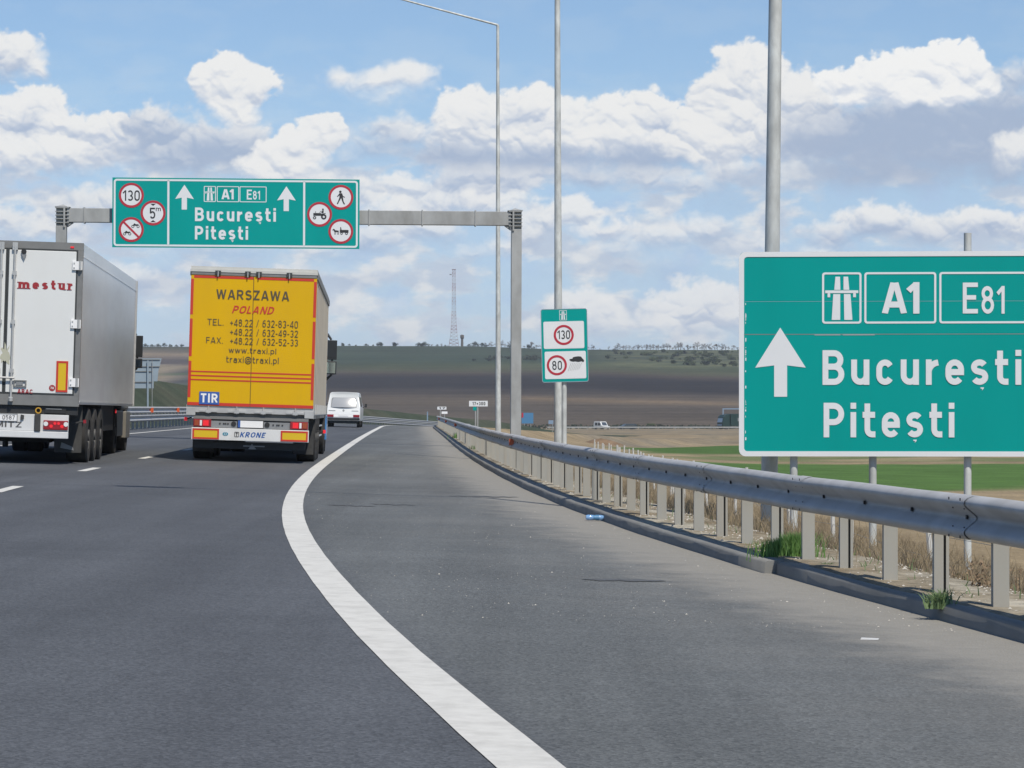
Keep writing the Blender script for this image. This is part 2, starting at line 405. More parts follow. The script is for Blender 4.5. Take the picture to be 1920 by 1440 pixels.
    if ch == 'm': w = .86; q = (w - s) / 4; return w, [[(h, 0), (h, XH)]] + [[(h + q * 2 * j, X - q)] + _arc(h + q * (2 * j + 1), X - q, q, q, 180, 0, 8) + [(h + q * 2 * (j + 1), 0)] for j in range(2)]
    if ch == 'p': w = .56; return w, [[(h, -.25), (h, XH)], oval(w, B, X)]
    if ch == 'r': w = .38; return w, [[(h, 0), (h, XH)], _arc(w + .02, X - .28, w + .02 - h, .28, 180, 95, 6)]
    if ch == 's': w = .52; return w, [ess(w, B, X)]
    if ch == 't': w = .40; c = h + .06; return w, [[(c, .98), (c, h + .18)] + _arc(c + .15, h + .15, .15, .15, 180, 270, 6) + [(w, B)], [(0, XH - h * .9), (w * .97, XH - h * .9)]]
    if ch == 'u': w = .55; r = (w - s) / 2; return w, [[(h, XH), (h, B + r)] + _arc(w / 2, B + r, r, r, 180, 360, 10), [(w - h, 0), (w - h, XH)]]
    if ch == 'w': w = .78; return w, [[(h * .7, XH), (w * .28, 0)], [(w * .28, 0), (w / 2, XH * .97)], [(w / 2, XH * .97), (w * .72, 0)], [(w * .72, 0), (w - h * .7, XH)]]
    if ch == 'x': w = .54; return w, [[(h * .8, 0), (w - h * .8, XH)], [(h * .8, XH), (w - h * .8, 0)]]
    if ch == '+': w = .52; return w, [[(0, .45), (w, .45)], [(w / 2, .19), (w / 2, .71)]]
    if ch == '-': w = .32; return w, [[(0, .40), (w, .40)]]
    if ch == '.': return s * 1.1, [[(0, h), (s * 1.1, h)]]
    if ch == '/': w = .36; return w, [[(h * .6, 0), (w - h * .6, 1)]]
    if ch == '@': w = 1.0; return w, [_arc(.5, .42, .5 - h, .52, -60, 300, 26), _arc(.48, .42, .19, .22, 0, 360, 14), [(.67, .62), (.66, .26), (.80, .24)]]
    raise KeyError(ch)

def strip(mb, pts, s, y, m, fx, zlo, zhi):
    P = [Vector(pts[0])]
    for p in pts[1:]:
        if (Vector(p) - P[-1]).length > 1e-4: P.append(Vector(p))
    n = len(P); L_, R_ = [], []
    closed = (P[0] - P[-1]).length < 1e-6
    for i in range(n):
        a = P[i] - P[i - 1] if i > 0 else (P[-1] - P[-2] if closed else None)
        b = P[i + 1] - P[i] if i < n - 1 else (P[1] - P[0] if closed else None)
        a = a.normalized() if a is not None and a.length > 1e-9 else None; b = b.normalized() if b is not None and b.length > 1e-9 else None
        if a is None: a = b
        if b is None: b = a
        na = Vector((-a.y, a.x)); nb = Vector((-b.y, b.x)); nn = na + nb
        nn = nn.normalized() if nn.length > 1e-6 else na
        k = s / 2 / max(nn.dot(na), .6)
        L_.append(P[i] + nn * k); R_.append(P[i] - nn * k)
    cl = lambda p: fx(p.x, min(max(p.y, zlo), zhi))
    V = [(*(lambda q: (q[0], y, q[1]))(cl(p)),) for p in L_ + R_]
    mb.add(V, [(i, i + 1, n + i + 1, n + i) for i in range(n - 1)], m)

def put_text(mb, txt, x0, x1, z0, z1, y, m, bold=0.0, shear=0.0, spacing=1.0, s=.15, gap=None):
    """draws txt between x0 and x1, baseline z0, cap height at z1; every stroke lies a hair in front of the last"""
    gap = (.12 + s * .35) * spacing if gap is None else gap
    gl = [glyph(c, s) for c in txt]; tot = sum(g[0] for g in gl) + gap * (len(gl) - 1)
    kx = (x1 - x0) / (tot + shear * .0); kz = z1 - z0; cx = 0; i = 0
    for (w, st), c in zip(gl, txt):
        zlo, zhi = (-.25, 1.0)
        if c in 'aceimrsuwx.' and c != 'i': zlo, zhi = 0, .73
        elif c not in 'p@': zlo = 0
        elif c == 'p': zhi = .73
        for p in st:
            strip(mb, p, s, y - .0006 * (i % 6), m, lambda a, b: (x0 + (cx + a + shear * (b - .5)) * kx, z0 + b * kz), zlo, zhi); i += 1
        cx += w + gap
# ------------------------------------------------------------------ setting: ground, road, verge
def grid_obj(name, V, nu, nv, mats, smooth=True, kind='structure', cols=None, attrs=None, face_mat=None):
    """V: (nu*nv,3) array, row-major by u then v"""
    idx = np.arange(nu * nv).reshape(nu, nv)
    q = np.stack([idx[:-1, :-1], idx[1:, :-1], idx[1:, 1:], idx[:-1, 1:]], -1).reshape(-1, 4)
    me = bpy.data.meshes.new(name)
    me.vertices.add(nu * nv); me.vertices.foreach_set('co', V.astype(np.float32).ravel())
    nf = len(q)
    me.loops.add(nf * 4); me.loops.foreach_set('vertex_index', q.astype(np.int32).ravel())
    me.polygons.add(nf); me.polygons.foreach_set('loop_start', np.arange(0, nf * 4, 4, dtype=np.int32))
    for m in mats: me.materials.append(m)
    if face_mat is not None: me.polygons.foreach_set('material_index', face_mat.astype(np.int32))
    me.update(calc_edges=True)
    if smooth: me.polygons.foreach_set('use_smooth', np.ones(nf, dtype=bool))
    if cols is not None:
        a = me.attributes.new('Col', 'FLOAT_COLOR', 'POINT')
        if cols.shape[1] == 3: cols = np.concatenate([cols, np.ones((len(cols), 1))], 1)
        a.data.foreach_set('color', cols.astype(np.float32).ravel())
    for nm, arr in (attrs or {}).items():
        a = me.attributes.new(nm, 'FLOAT', 'POINT'); a.data.foreach_set('value', arr.astype(np.float32).ravel())
    o = bpy.data.objects.new(name, me); COL.objects.link(o)
    if kind: o['kind'] = kind
    return o

# --- numpy gradient noise
_perm = rng.permutation(512)
_perm = np.concatenate([_perm, _perm])
_gang = rng.random(1024) * 2 * np.pi
_gx, _gy = np.cos(_gang), np.sin(_gang)
def perlin(x, y):
    xi = np.floor(x).astype(np.int64); yi = np.floor(y).astype(np.int64)
    xf = x - xi; yf = y - yi
    u = xf * xf * xf * (xf * (xf * 6 - 15) + 10); w = yf * yf * yf * (yf * (yf * 6 - 15) + 10)
    def g(ix, iy, fx, fy):
        h = _perm[(_perm[ix & 511] + iy) & 511]
        return _gx[h] * fx + _gy[h] * fy
    a = g(xi, yi, xf, yf); b = g(xi + 1, yi, xf - 1, yf); c = g(xi, yi + 1, xf, yf - 1); d = g(xi + 1, yi + 1, xf - 1, yf - 1)
    return (a + u * (b - a)) + w * ((c + u * (d - c)) - (a + u * (b - a)))
def fbm(x, y, oct=5, gain=0.5, lac=2.03):
    s = 0; a = 1.0
    for i in range(oct):
        s = s + a * perlin(x + 17.3 * i, y - 9.1 * i); x = x * lac; y = y * lac; a *= gain
    return s
def billow(x, y, oct=5, gain=0.5, lac=2.05):
    s = 0; a = 1.0; t = 0
    for i in range(oct):
        s = s + a * (2.6 * np.abs(perlin(x + 31.7 * i, y + 5.3 * i)) - .15); t += a; x = x * lac; y = y * lac; a *= gain
    return s / t
def sstep(a, b, x):
    t = np.clip((x - a) / (b - a), 0, 1); return t * t * (3 - 2 * t)

# --- terrain height
def verge_h(d):
    return np.interp(d, [0, 0.25, 0.9, 1.3, 2.0, 3.35, 5.0, 8.0, 14.0, 30.0], [0.10, 0.11, 0.09, 0.0, -0.30, -0.78, -1.12, -1.55, -1.9, -2.05])
CREST_X = [-6000, -1600, -264, -128, -24, 36, 172, 384, 900, 6000]
CREST_P = [640, 645, 650, 648, 649, 655, 656, 659, 655, 650]
def field_h(X, Y):
    base = np.interp(Y, [-100, 0, 100, 300, 640, 655, 664, 900, 1150, 1500, 1800, 2000], [-1.9, -1.9, -2.05, -2.5, -3.0, -2.9, -2.2, 3.2, 10.5, 25.0, 38.5, 48.0])
    crest = CAMH + (HOR - np.interp(X, CREST_X, CREST_P)) * 0.4
    k = sstep(1200, 2000, Y)
    base = base * (1 - k) + base * (crest / 48.0) * k
    base = np.where(Y > 2000, crest - (Y - 2000) * 0.004, base)
    big = sstep(700, 1500, Y) * (fbm(X / 420.0, Y / 420.0, 3) * 3.0)
    return base + big * (1 - sstep(1700, 2000, Y)) + fbm(X / 9.0, Y / 9.0, 3) * 0.10 * sstep(20, 60, Y)
def ground_h(X, Y):
    xk = KX(Y); xl = LX(Y) - 9.6
    h = field_h(X, Y)
    zk = zroad(xk, Y)
    d = X - xk
    right = zk + verge_h(d) - 0.32 * (1 - sstep(2.4, 3.8, d)) * (Y < 216)
    w = sstep(6, 26, d)
    hr = right * (1 - w) + h * w
    # left of the carriageway: median, then a long grassy bank
    dl = xl - X
    zl = zroad(xl, Y)
    top = np.interp(Y, [0, 100, 140, 170, 220, 300, 340, 420], [2.4, 2.6, 3.2, 3.4, 2.9, 1.35, 0.4, -1.0])
    bank = np.where(dl < 1.0, -0.06 * np.clip(dl, 0, 1), -0.06 + sstep(1.0, 6.0, dl) * (top - zl))
    hl = zl + bank
    wl = sstep(9, 60, dl)
    hl = hl * (1 - wl) + h * wl
    under = zroad(X, Y) - 0.25
    fade = sstep(350, 430, Y)
    z = np.where(d > 0, hr, np.where(dl > 0, hl, under))
    # behind the road's far end everything becomes plain field
    return z * (1 - fade) + h * fade

def nonuni(a, b, c, d, fine, n1, n2):
    core = np.arange(b, c, fine)
    lo = b - np.geomspace(fine, b - a, n1)[::-1]; hi = c + np.geomspace(fine, d - c, n2)
    return np.concatenate([lo, core, hi])
gx = nonuni(-5000, -24, 60, 5000, 0.9, 80, 120)
gy = np.concatenate([np.arange(-60, 8, 4.0), np.arange(8, 110, 0.9), np.geomspace(110, 640, 170), np.linspace(642, 680, 26), np.geomspace(684, 2060, 170), np.geomspace(2080, 9000, 14)])
GX, GY = np.meshgrid(gx, gy, indexing='ij')
gX, gY = GX.ravel(), GY.ravel()
gZ = ground_h(gX, gY)
# field colours (what grows or is ploughed where, plus a painted cloud shadow), in world metres
def srgb(r, g, b): return np.array(lin(r, g, b))
DRY = np.array([0.285, 0.225, 0.140]); DRY2 = np.array([0.235, 0.185, 0.115]); GREEN = np.array([0.075, 0.142, 0.036]); GREEN2 = np.array([0.10, 0.145, 0.055])
def mixc(a, b, t): return a * (1 - t[:, None]) + b * t[:, None]
n_lo = fbm(gX / 14.0, gY / 14.0, 4); n_hi = fbm(gX / 2.2 + 40, gY / 2.2, 4); n_big = fbm(gX / 90.0 + 9, gY / 160.0, 4); n_str = fbm(gX / 300.0 + 3, gY / 26.0, 4)
C = mixc(np.tile(DRY, (len(gX), 1)), DRY2, sstep(-0.4, 0.5, n_lo + 0.5 * n_hi))
xe = gX + 3 * n_lo
g1 = sstep(8.6, 10.4, xe) * sstep(100, 106, gY + 6 * n_lo - 0.35 * np.maximum(gX - 14, 0) * 3) * (1 - sstep(168, 173, gY + 5 * n_lo))
g2 = sstep(9.0, 12.0, xe - (gY - 215) * 0.004) * sstep(212, 220, gY + 6 * n_lo) * (1 - sstep(281, 286, gY + 3 * n_lo))
g3 = sstep(8, 13, xe) * sstep(174, 184, gY) * (1 - sstep(210, 218, gY)) * sstep(0.0, 0.5, n_lo + 0.4) * 0.75
C = mixc(C, GREEN, np.clip(g1, 0, 1)); C = mixc(C, GREEN * 0.85, np.clip(g2, 0, 1)); C = mixc(C, GREEN2, np.clip(g3, 0, 1))
far = sstep(290, 340, gY)
C = mixc(C, np.array([0.19, 0.165, 0.125]) * 1.0, far * sstep(-0.6, 0.6, n_str)); n_w = fbm(gX / 7.0, gY / 38.0, 5); C = C * (1 + (.35 * n_w * far)[:, None]); C = mixc(C, np.array([0.12, 0.115, 0.09]), far * sstep(.05, .5, n_w) * .7 * sstep(330, 420, gY))
# left bank grass
bankm = (gX < LX(gY) - 10.0) & (gY < 425)
Cb = mixc(np.tile(np.array([0.050, 0.064, 0.043]), (len(gX), 1)), np.array([0.075, 0.078, 0.055]), sstep(-0.2, 0.6, n_lo))
C[bankm] = Cb[bankm]
# the hill: ploughed, sown and scrub bands; the dark one is a painted cloud shadow
hill = gY > 655
py = HOR - (gZ - CAMH) / gY * F + 3.0 * n_big + 1.2 * n_str
px = 960 + gX / gY * F
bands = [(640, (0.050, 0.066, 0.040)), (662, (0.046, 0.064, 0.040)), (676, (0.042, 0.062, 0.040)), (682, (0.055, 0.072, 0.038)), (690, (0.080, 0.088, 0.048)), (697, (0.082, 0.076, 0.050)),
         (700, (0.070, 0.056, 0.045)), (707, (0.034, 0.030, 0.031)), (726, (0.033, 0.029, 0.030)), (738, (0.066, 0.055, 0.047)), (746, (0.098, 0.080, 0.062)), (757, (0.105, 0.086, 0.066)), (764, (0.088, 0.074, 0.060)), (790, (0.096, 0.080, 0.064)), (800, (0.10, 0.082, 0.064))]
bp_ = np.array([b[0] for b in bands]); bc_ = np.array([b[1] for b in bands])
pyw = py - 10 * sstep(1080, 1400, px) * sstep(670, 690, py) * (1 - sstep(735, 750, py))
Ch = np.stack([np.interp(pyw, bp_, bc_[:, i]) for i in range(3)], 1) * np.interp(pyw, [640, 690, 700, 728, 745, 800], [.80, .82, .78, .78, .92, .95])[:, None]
tan = sstep(930, 1010, px) * (1 - sstep(1360, 1500, px)) * np.exp(-((py - (748 + (px - 1000) * 0.028)) / 4.0) ** 2)
Ch = mixc(Ch, np.array([0.155, 0.115, 0.075]), np.clip(tan * 0.8, 0, 1))
# left hillside: pale stubble wedge, dark field, track between them
lf = (px < 420)
edge = 345 - (py - 685) * 0.95
pale = sstep(-3, 3, edge - px) * sstep(682, 685, py)
Cl = np.stack([np.interp(py, [650, 660, 664, 670, 675, 680, 686], [a, b, c, d, e, g, h]) for a, b, c, d, e, g, h in
               zip((0.05, 0.055, 0.035), (0.12, 0.10, 0.075), (0.21, 0.165, 0.115), (0.13, 0.105, 0.085), (0.085, 0.07, 0.065), (0.085, 0.07, 0.065), (0.12, 0.10, 0.085))], 1)
Cl = mixc(Cl, np.array([0.205, 0.170, 0.120]), pale)
Cl = mixc(Cl, np.array([0.055, 0.055, 0.055]), (1 - pale) * sstep(688, 692, py))
Cl = mixc(Cl, np.array([0.075, 0.10, 0.055]), np.exp(-((edge - px + 6) / 6.0) ** 2) * sstep(686, 690, py))
wl_ = 1 - sstep(370, 520, px)
Ch = mixc(Ch, Cl, wl_)
n_f = fbm(gX / 38.0 + 21, gY / 12.0, 5)
# scrubby, lighter slope on the right shoulder of the hill
sc_ = sstep(1080, 1200, px) * (1 - sstep(686, 694, py)) * sstep(0.0, .35, n_f + .25)
Ch = mixc(Ch, np.array([0.115, 0.118, 0.062]), np.clip(sc_ * .7, 0, 1))
Ch = Ch * (1 + 0.30 * n_str + 0.25 * n_big + 0.22 * n_f)[:, None]
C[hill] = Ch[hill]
C = C * (1 + 0.10 * n_hi)[:, None]
C = np.clip(C, 0.008, 0.7)

gm = bpy.data.materials.new('ground_soil_and_crops'); gm.use_nodes = True
nt = gm.node_tree; bs = nt.nodes['Principled BSDF']; bs.inputs['Roughness'].default_value = 0.95; bs.inputs['Specular IOR Level'].default_value = 0.1
at = nt.nodes.new('ShaderNodeAttribute'); at.attribute_name = 'Col'
tcg = nt.nodes.new('ShaderNodeTexCoord')
nz = nt.nodes.new('ShaderNodeTexNoise'); nz.inputs['Scale'].default_value = 7.0; nz.inputs['Detail'].default_value = 8; nz.inputs['Roughness'].default_value = 0.7
nt.links.new(tcg.outputs['Object'], nz.inputs['Vector'])
mrg = nt.nodes.new('ShaderNodeMapRange'); mrg.inputs[1].default_value = 0.3; mrg.inputs[2].default_value = 0.7; mrg.inputs[3].default_value = 0.6; mrg.inputs[4].default_value = 1.4
nt.links.new(nz.outputs[0], mrg.inputs[0])
mxg = nt.nodes.new('ShaderNodeMix'); mxg.data_type = 'RGBA'; mxg.blend_type = 'MULTIPLY'; mxg.inputs[0].default_value = 1
nt.links.new(at.outputs['Color'], mxg.inputs[6]); nt.links.new(mrg.outputs[0], mxg.inputs[7])
nz2 = nt.nodes.new('ShaderNodeTexNoise'); nz2.inputs['Scale'].default_value = 0.35; nz2.inputs['Detail'].default_value = 6
nt.links.new(tcg.outputs['Object'], nz2.inputs['Vector'])
mrg2 = nt.nodes.new('ShaderNodeMapRange'); mrg2.inputs[1].default_value = 0.3; mrg2.inputs[2].default_value = 0.7; mrg2.inputs[3].default_value = 0.82; mrg2.inputs[4].default_value = 1.18
nt.links.new(nz2.outputs[0], mrg2.inputs[0])
mxg2 = nt.nodes.new('ShaderNodeMix'); mxg2.data_type = 'RGBA'; mxg2.blend_type = 'MULTIPLY'; mxg2.inputs[0].default_value = 1
nt.links.new(mxg.outputs[2], mxg2.inputs[6]); nt.links.new(mrg2.outputs[0], mxg2.inputs[7])
nt.links.new(mxg2.outputs[2], bs.inputs['Base Color'])
bpg = nt.nodes.new('ShaderNodeBump'); bpg.inputs['Strength'].default_value = 0.7; bpg.inputs['Distance'].default_value = 0.06
nt.links.new(nz.outputs[0], bpg.inputs['Height']); nt.links.new(bpg.outputs[0], bs.inputs['Normal'])
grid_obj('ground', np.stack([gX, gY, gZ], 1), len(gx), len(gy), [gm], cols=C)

# --- asphalt
ry = np.concatenate([np.arange(-25, 60, 1.0), np.arange(60, 340, 2.0)])
rt = np.concatenate([np.linspace(0, 0.80, 18), np.linspace(0.82, 1.0, 22)])
RY, RT = np.meshgrid(ry, rt, indexing='ij')
xl_ = LX(RY) - 9.6; xk_ = KX(RY) + 0.10
RX = xl_ + (xk_ - xl_) * RT
am = bpy.data.materials.new('asphalt'); am.use_nodes = True
nt = am.node_tree; bs = nt.nodes['Principled BSDF']; bs.inputs['Roughness'].default_value = 0.78; bs.inputs['Specular IOR Level'].default_value = 0.35
N = nt.nodes.new; L = nt.links.new
tc = N('ShaderNodeTexCoord')
def noise(scale, detail=6, rough=0.55, vec=None):
    n = N('ShaderNodeTexNoise'); n.inputs['Scale'].default_value = scale; n.inputs['Detail'].default_value = detail; n.inputs['Roughness'].default_value = rough
    L(vec or tc.outputs['Object'], n.inputs['Vector']); return n.outputs[0]
def mrange(inp, a, b, c, d, smooth=False):
    m = N('ShaderNodeMapRange'); m.inputs[1].default_value = a; m.inputs[2].default_value = b; m.inputs[3].default_value = c; m.inputs[4].default_value = d
    if smooth: m.interpolation_type = 'SMOOTHSTEP'
    L(inp, m.inputs[0]); return m.outputs[0]
def math_(op, a, b):
    m = N('ShaderNodeMath'); m.operation = op
    for i, q in enumerate((a, b)):
        if isinstance(q, (int, float)): m.inputs[i].default_value = q
        else: L(q, m.inputs[i])
    return m.outputs[0]
def mixrgb(fac, a, b, mode='MIX'):
    m = N('ShaderNodeMix'); m.data_type = 'RGBA'; m.blend_type = mode
    for i, q in ((0, fac), (6, a), (7, b)):
        if isinstance(q, (int, float)): m.inputs[i].default_value = q
        elif isinstance(q, tuple): m.inputs[i].default_value = (*q, 1)
        else: L(q, m.inputs[i])
    return m.outputs[2]
def attr(n_):
    a = N('ShaderNodeAttribute'); a.attribute_name = n_; return a.outputs['Fac']
dk = attr('from_kerb'); dl_ = attr('from_line')
lane = mrange(dl_, -0.15, 0.35, 0, 1, True)
base = mixrgb(lane, (0.077, 0.083, 0.092), (0.104, 0.111, 0.112))
# worn, paler wheel tracks and a darker oil stripe
st = N('ShaderNodeMapping'); st.inputs['Scale'].default_value = (1.2, 0.035, 1); L(tc.outputs['Object'], st.inputs[0])
trk = noise(1.0, 5, 0.6, st.outputs[0])
base = mixrgb(1.0, base, mrange(trk, 0.3, 0.7, 0.82, 1.20), 'MULTIPLY')
base = mixrgb(1.0, base, mrange(noise(0.22, 7, 0.65), 0.3, 0.7, 0.86, 1.14), 'MULTIPLY')
# wheel tracks and the paving seam beside the edge line
def band(c_, w_): return mrange(math_('ABSOLUTE', math_('SUBTRACT', dl_, c_), 0), 0, w_, 1, 0, True)
tr_ = band(-0.95, .45)
for c_ in (-2.65, -4.55, -6.25): tr_ = math_('MAXIMUM', tr_, band(c_, .45))
base = mixrgb(math_('MULTIPLY', tr_, mrange(noise(0.5, 5), .3, .7, .1, .5)), base, (0.060, 0.064, 0.072))
seam = math_('MULTIPLY', band(-3.85, .02), mrange(noise(3.0, 4), .4, .55, 0, .6))
base = mixrgb(seam, base, (0.035, 0.036, 0.038))
# the stones of the surface
gr = N('ShaderNodeTexVoronoi'); gr.inputs['Scale'].default_value = 70; L(tc.outputs['Object'], gr.inputs['Vector'])
base = mixrgb(1.0, base, mrange(gr.outputs['Color'], 0, 1, 0.60, 1.45), 'MULTIPLY')
base = mixrgb(1.0, base, mrange(noise(160, 2, 0.5), 0.3, 0.7, 0.80, 1.20), 'MULTIPLY')
# cross-stretched faint bands
st2 = N('ShaderNodeMapping'); st2.inputs['Scale'].default_value = (0.25, 2.6, 1); L(tc.outputs['Object'], st2.inputs[0])
base = mixrgb(1.0, base, mrange(noise(0.8, 5, 0.6, st2.outputs[0]), 0.3, 0.7, 0.95, 1.05), 'MULTIPLY')
# dust and sand swept to the kerb
dj = math_('ADD', dk, mrange(noise(1.6, 7, 0.65), 0.3, 0.7, -0.28, 0.28))
dust = mrange(dj, 0.35, 1.35, 1.0, 0.0, True)
dust2 = mrange(math_('ADD', dk, mrange(noise(0.7, 8, 0.7), 0.3, 0.7, -0.8, 0.8)), 0.2, 2.6, 0.22, 0.0, True)
dtot = math_('MAXIMUM', math_('MULTIPLY', dust, 0.95), dust2)
dcol = mixrgb(noise(9, 6, 0.7), (0.215, 0.206, 0.184), (0.30, 0.288, 0.258))
base = mixrgb(dtot, base, dcol)
# pale grit specks, denser on the shoulder
sp = N('ShaderNodeTexVoronoi'); sp.inputs['Scale'].default_value = 26; L(tc.outputs['Object'], sp.inputs['Vector'])
spk = math_('MULTIPLY', mrange(sp.outputs['Distance'], 0.10, 0.16, 1, 0), mrange(noise(1.3, 5), 0.5, 0.7, 0.0, 1.0))
rndc = N('ShaderNodeSeparateColor'); L(sp.outputs['Color'], rndc.inputs[0])
spk = math_('MULTIPLY', spk, mrange(rndc.outputs[0], 0.80, 0.82, 0, 1))
spk = math_('MULTIPLY', spk, mrange(dk, 0.3, 3.6, 1.0, 0.25))
base = mixrgb(spk, base, (0.40, 0.39, 0.36))
L(base, bs.inputs['Base Color'])
bpn = N('ShaderNodeBump'); bpn.inputs['Strength'].default_value = 0.45; bpn.inputs['Distance'].default_value = 0.008
L(gr.outputs['Distance'], bpn.inputs['Height']); L(bpn.outputs[0], bs.inputs['Normal'])
grid_obj('road', np.stack([RX.ravel(), RY.ravel(), zroad(RX, RY).ravel()], 1), len(ry), len(rt), [am],
         attrs={'from_kerb': (xk_ - 0.10 - RX).ravel(), 'from_line': (RX - LX(RY)).ravel()})

# --- painted lines
def ribbon(name, y0, y1, off, w, step=0.8, lift=0.004, material='linepaint', xf=None):
    ys = np.arange(y0, y1 + 1e-6, step) if y1 - y0 > step * 2 else np.linspace(y0, y1, 4)
    c = (xf or LX)(ys) + off
    wob = 0.0015 * np.sin(ys * 3.1) + 0.001 * np.sin(ys * 7.7)
    X = np.stack([c - w / 2 + wob, c + w / 2 - wob], 1); Yy = np.stack([ys, ys], 1)
    return grid_obj(name, np.stack([X.ravel(), Yy.ravel(), (zroad(X, Yy) + lift).ravel()], 1), len(ys), 2, [M[material]])
ribbon('edge_line', -20, 330, 0.0, 0.235)
ribbon('median_line', -20, 330, -7.75, 0.16)
for i in range(-4, 26):
    yc = 33.4 + 10.4 * i
    ribbon('lane_dash', yc - 1.2, yc + 1.2, -3.60, 0.15)

# --- kerb: one long concrete edging in two runs with a joint where they are out of line
def kerb(name, y0, y1, shift, step=1.0):
    ys = np.arange(y0, y1 + 1e-6, step)
    c = KX(ys) + shift + 0.006 * np.sin(ys * 0.9) + 0.003 * np.sin(ys * 2.3)
    prof_ = [(0.0, -0.10), (0.010, 0.078), (0.026, 0.094), (0.155, 0.100), (0.16, -0.10)]
    V = []
    for x, y in zip(c, ys):
        wob = 0.003 * math.sin(y * 1.7)
        for dx, dz in prof_: V.append((x + dx, y, float(zroad(x, y)) + dz + (wob if dz > 0 else 0)))
    o = grid_obj(name, np.array(V), len(ys), len(prof_), [M['kerbm']], smooth=False)
    import bmesh
    bm = bmesh.new(); bm.from_mesh(o.data); bm.verts.ensure_lookup_table(); n = len(prof_)
    bm.faces.new([bm.verts[i] for i in range(n)]); bm.faces.new([bm.verts[len(bm.verts) - n + i] for i in range(n)][::-1])
    bm.to_mesh(o.data); bm.free()
    return o
kerb('kerb', 20.2, 215, 0.0)
kerb('kerb', 2.1, 20.1, 0.07)

# --- tar stains and skid marks (thin sheets)
def stain(px0, px1, py0, hh, seed):
    r = random.Random(seed); n = 14; top = []; bot = []
    for i in range(n):
        t = i / (n - 1); px = px0 + (px1 - px0) * t
        w = hh * (math.sin(math.pi * t) ** 0.5) * r.uniform(0.55, 1.0)
        yy = py0 + r.uniform(-0.6, 0.6) + 3.0 * t
        for lst, s_ in ((top, -1), (bot, 1)):
            X, Y, Z, k = groundpt(px, yy + s_ * w / 2); lst.append((X, Y, Z + 0.004))
    mb = MB(); v = top + bot
    mb.add(v, [(i, i + 1, n + i + 1, n + i) for i in range(n - 1)], 'tar')
    o = mb.build('tar_stain'); o['kind'] = 'structure'
stain(612, 706, 947, 1.8, 1); stain(690, 782, 945, 1.4, 2); stain(840, 975, 930, 2.0, 3); stain(1088, 1250, 1087, 5.0, 4)

# ------------------------------------------------------------------ sky: a cloud deck far outside everything (blue comes from the world sky)
uf, vf = 0.00040, 0.00040
us = np.concatenate([-0.205 - np.geomspace(0.0004, 0.75, 80)[::-1], np.arange(-0.205, 0.205, uf), 0.205 + np.geomspace(0.0004, 0.75, 80)])
vs = np.concatenate([np.linspace(-0.005, 0.0158, 8), np.arange(0.016, 0.162, vf), 0.162 + np.geomspace(0.0004, 0.55, 70)])
U, V_ = np.meshgrid(us, vs, indexing='ij')
PX = 960 + U * F; PY = HOR - V_ * F
wx = PX + 26 * fbm(PX / 110, PY / 110, 4) + 7 * fbm(PX / 30, PY / 30, 3); wy = PY + 20 * fbm(PX / 100 + 50, PY / 100, 4) + 6 * fbm(PX / 28 + 20, PY / 28, 3)
acc = np.zeros(PX.shape + (3,)); alp = np.zeros(PX.shape)
def over(col, a):
    global acc, alp
    acc = col * a[..., None] + acc * (1 - a[..., None]); alp = a + alp * (1 - a)
BL1 = billow(PX / 66, PY / 54, 5, 0.48); BL2 = billow(PX / 32 + 77, PY / 28, 4, 0.48); FB = fbm(PX / 130, PY / 90, 6, 0.55)
FBF = fbm(PX / 16, PY / 14, 4, .6)
LIGHT = np.array([0.88, 0.88, 0.87]); SHADE = np.array([0.40, 0.49, 0.65]); MIDC = np.array([0.60, 0.655, 0.75])
BS1 = billow(wx / 95, wy / 76, 2, 0.45); BS2 = billow(wx / 44 + 7, wy / 38 + 3, 2, 0.45)
def cloud(blobs, base, amp=0.55, crisp=0.10, opac=1.0, bright=1.0, shade_h=120.0, soft_base=40.0, grey=0.0, rel=1.0):
    f = np.full(PX.shape, -9.0); top = np.full(PX.shape, 0.0); wsum = np.full(PX.shape, 1e-6)
    for cx, cy, rx, ry in blobs:
        q = 1 - np.sqrt(((wx - cx) / rx) ** 2 + ((wy - cy) / ry) ** 2)
        f = np.maximum(f, q) + 0.10 * np.exp(-((f - q) / 0.25) ** 2)
        w = np.exp(np.clip(q, -6, 2) * 5); top += w * (cy - ry); wsum += w
    top = top / wsum
    fn = f + amp * (0.60 * BL1 + 0.40 * BL2 - 0.22) * np.clip(1.2 - np.clip(f, 0, 1), 0.15, 1.2) + 0.15 * FB + 0.05 * FBF
    edge = crisp * 2.0 * (1 + 2.5 * sstep(-30, 60, PY - (base - 70)))
    a = sstep(0.0, 1.0, fn / edge) ** 0.9 * (1 - sstep(base - soft_base * .5, base + soft_base * 1.4, PY + 26 * FB))
    # soft relief, brightest where the heaps face up and a little to the right
    hgt = np.sqrt(np.clip(f + .25 * BS1 + .05, 0, 1.2) + .02) * 55 + rel * (16 * BS1 + 4.0 * BS2)
    dv = np.gradient(hgt, axis=1) / np.maximum(np.gradient(V_ * F, axis=1), 1e-6); du = np.gradient(hgt, axis=0) / np.maximum(np.gradient(U * F, axis=0), 1e-6)
    nl = (-du * 0.15 - dv * 0.72 + 0.62) / np.sqrt(1 + du ** 2 + dv ** 2)
    depth = sstep(0, shade_h, PY - top + 22 * FB)
    lit = np.clip(0.60 + 0.27 * nl - 0.50 * depth + 0.05 * BL2 + 0.09 * BL1 + 0.10 * FB - grey, 0, 1)
    t = sstep(0.05, 0.80, lit)[..., None]
    c = np.where(t < 0.5, SHADE + (MIDC - SHADE) * (t * 2), MIDC + (LIGHT - MIDC) * (t * 2 - 1)) * bright
    over(c, a * opac)
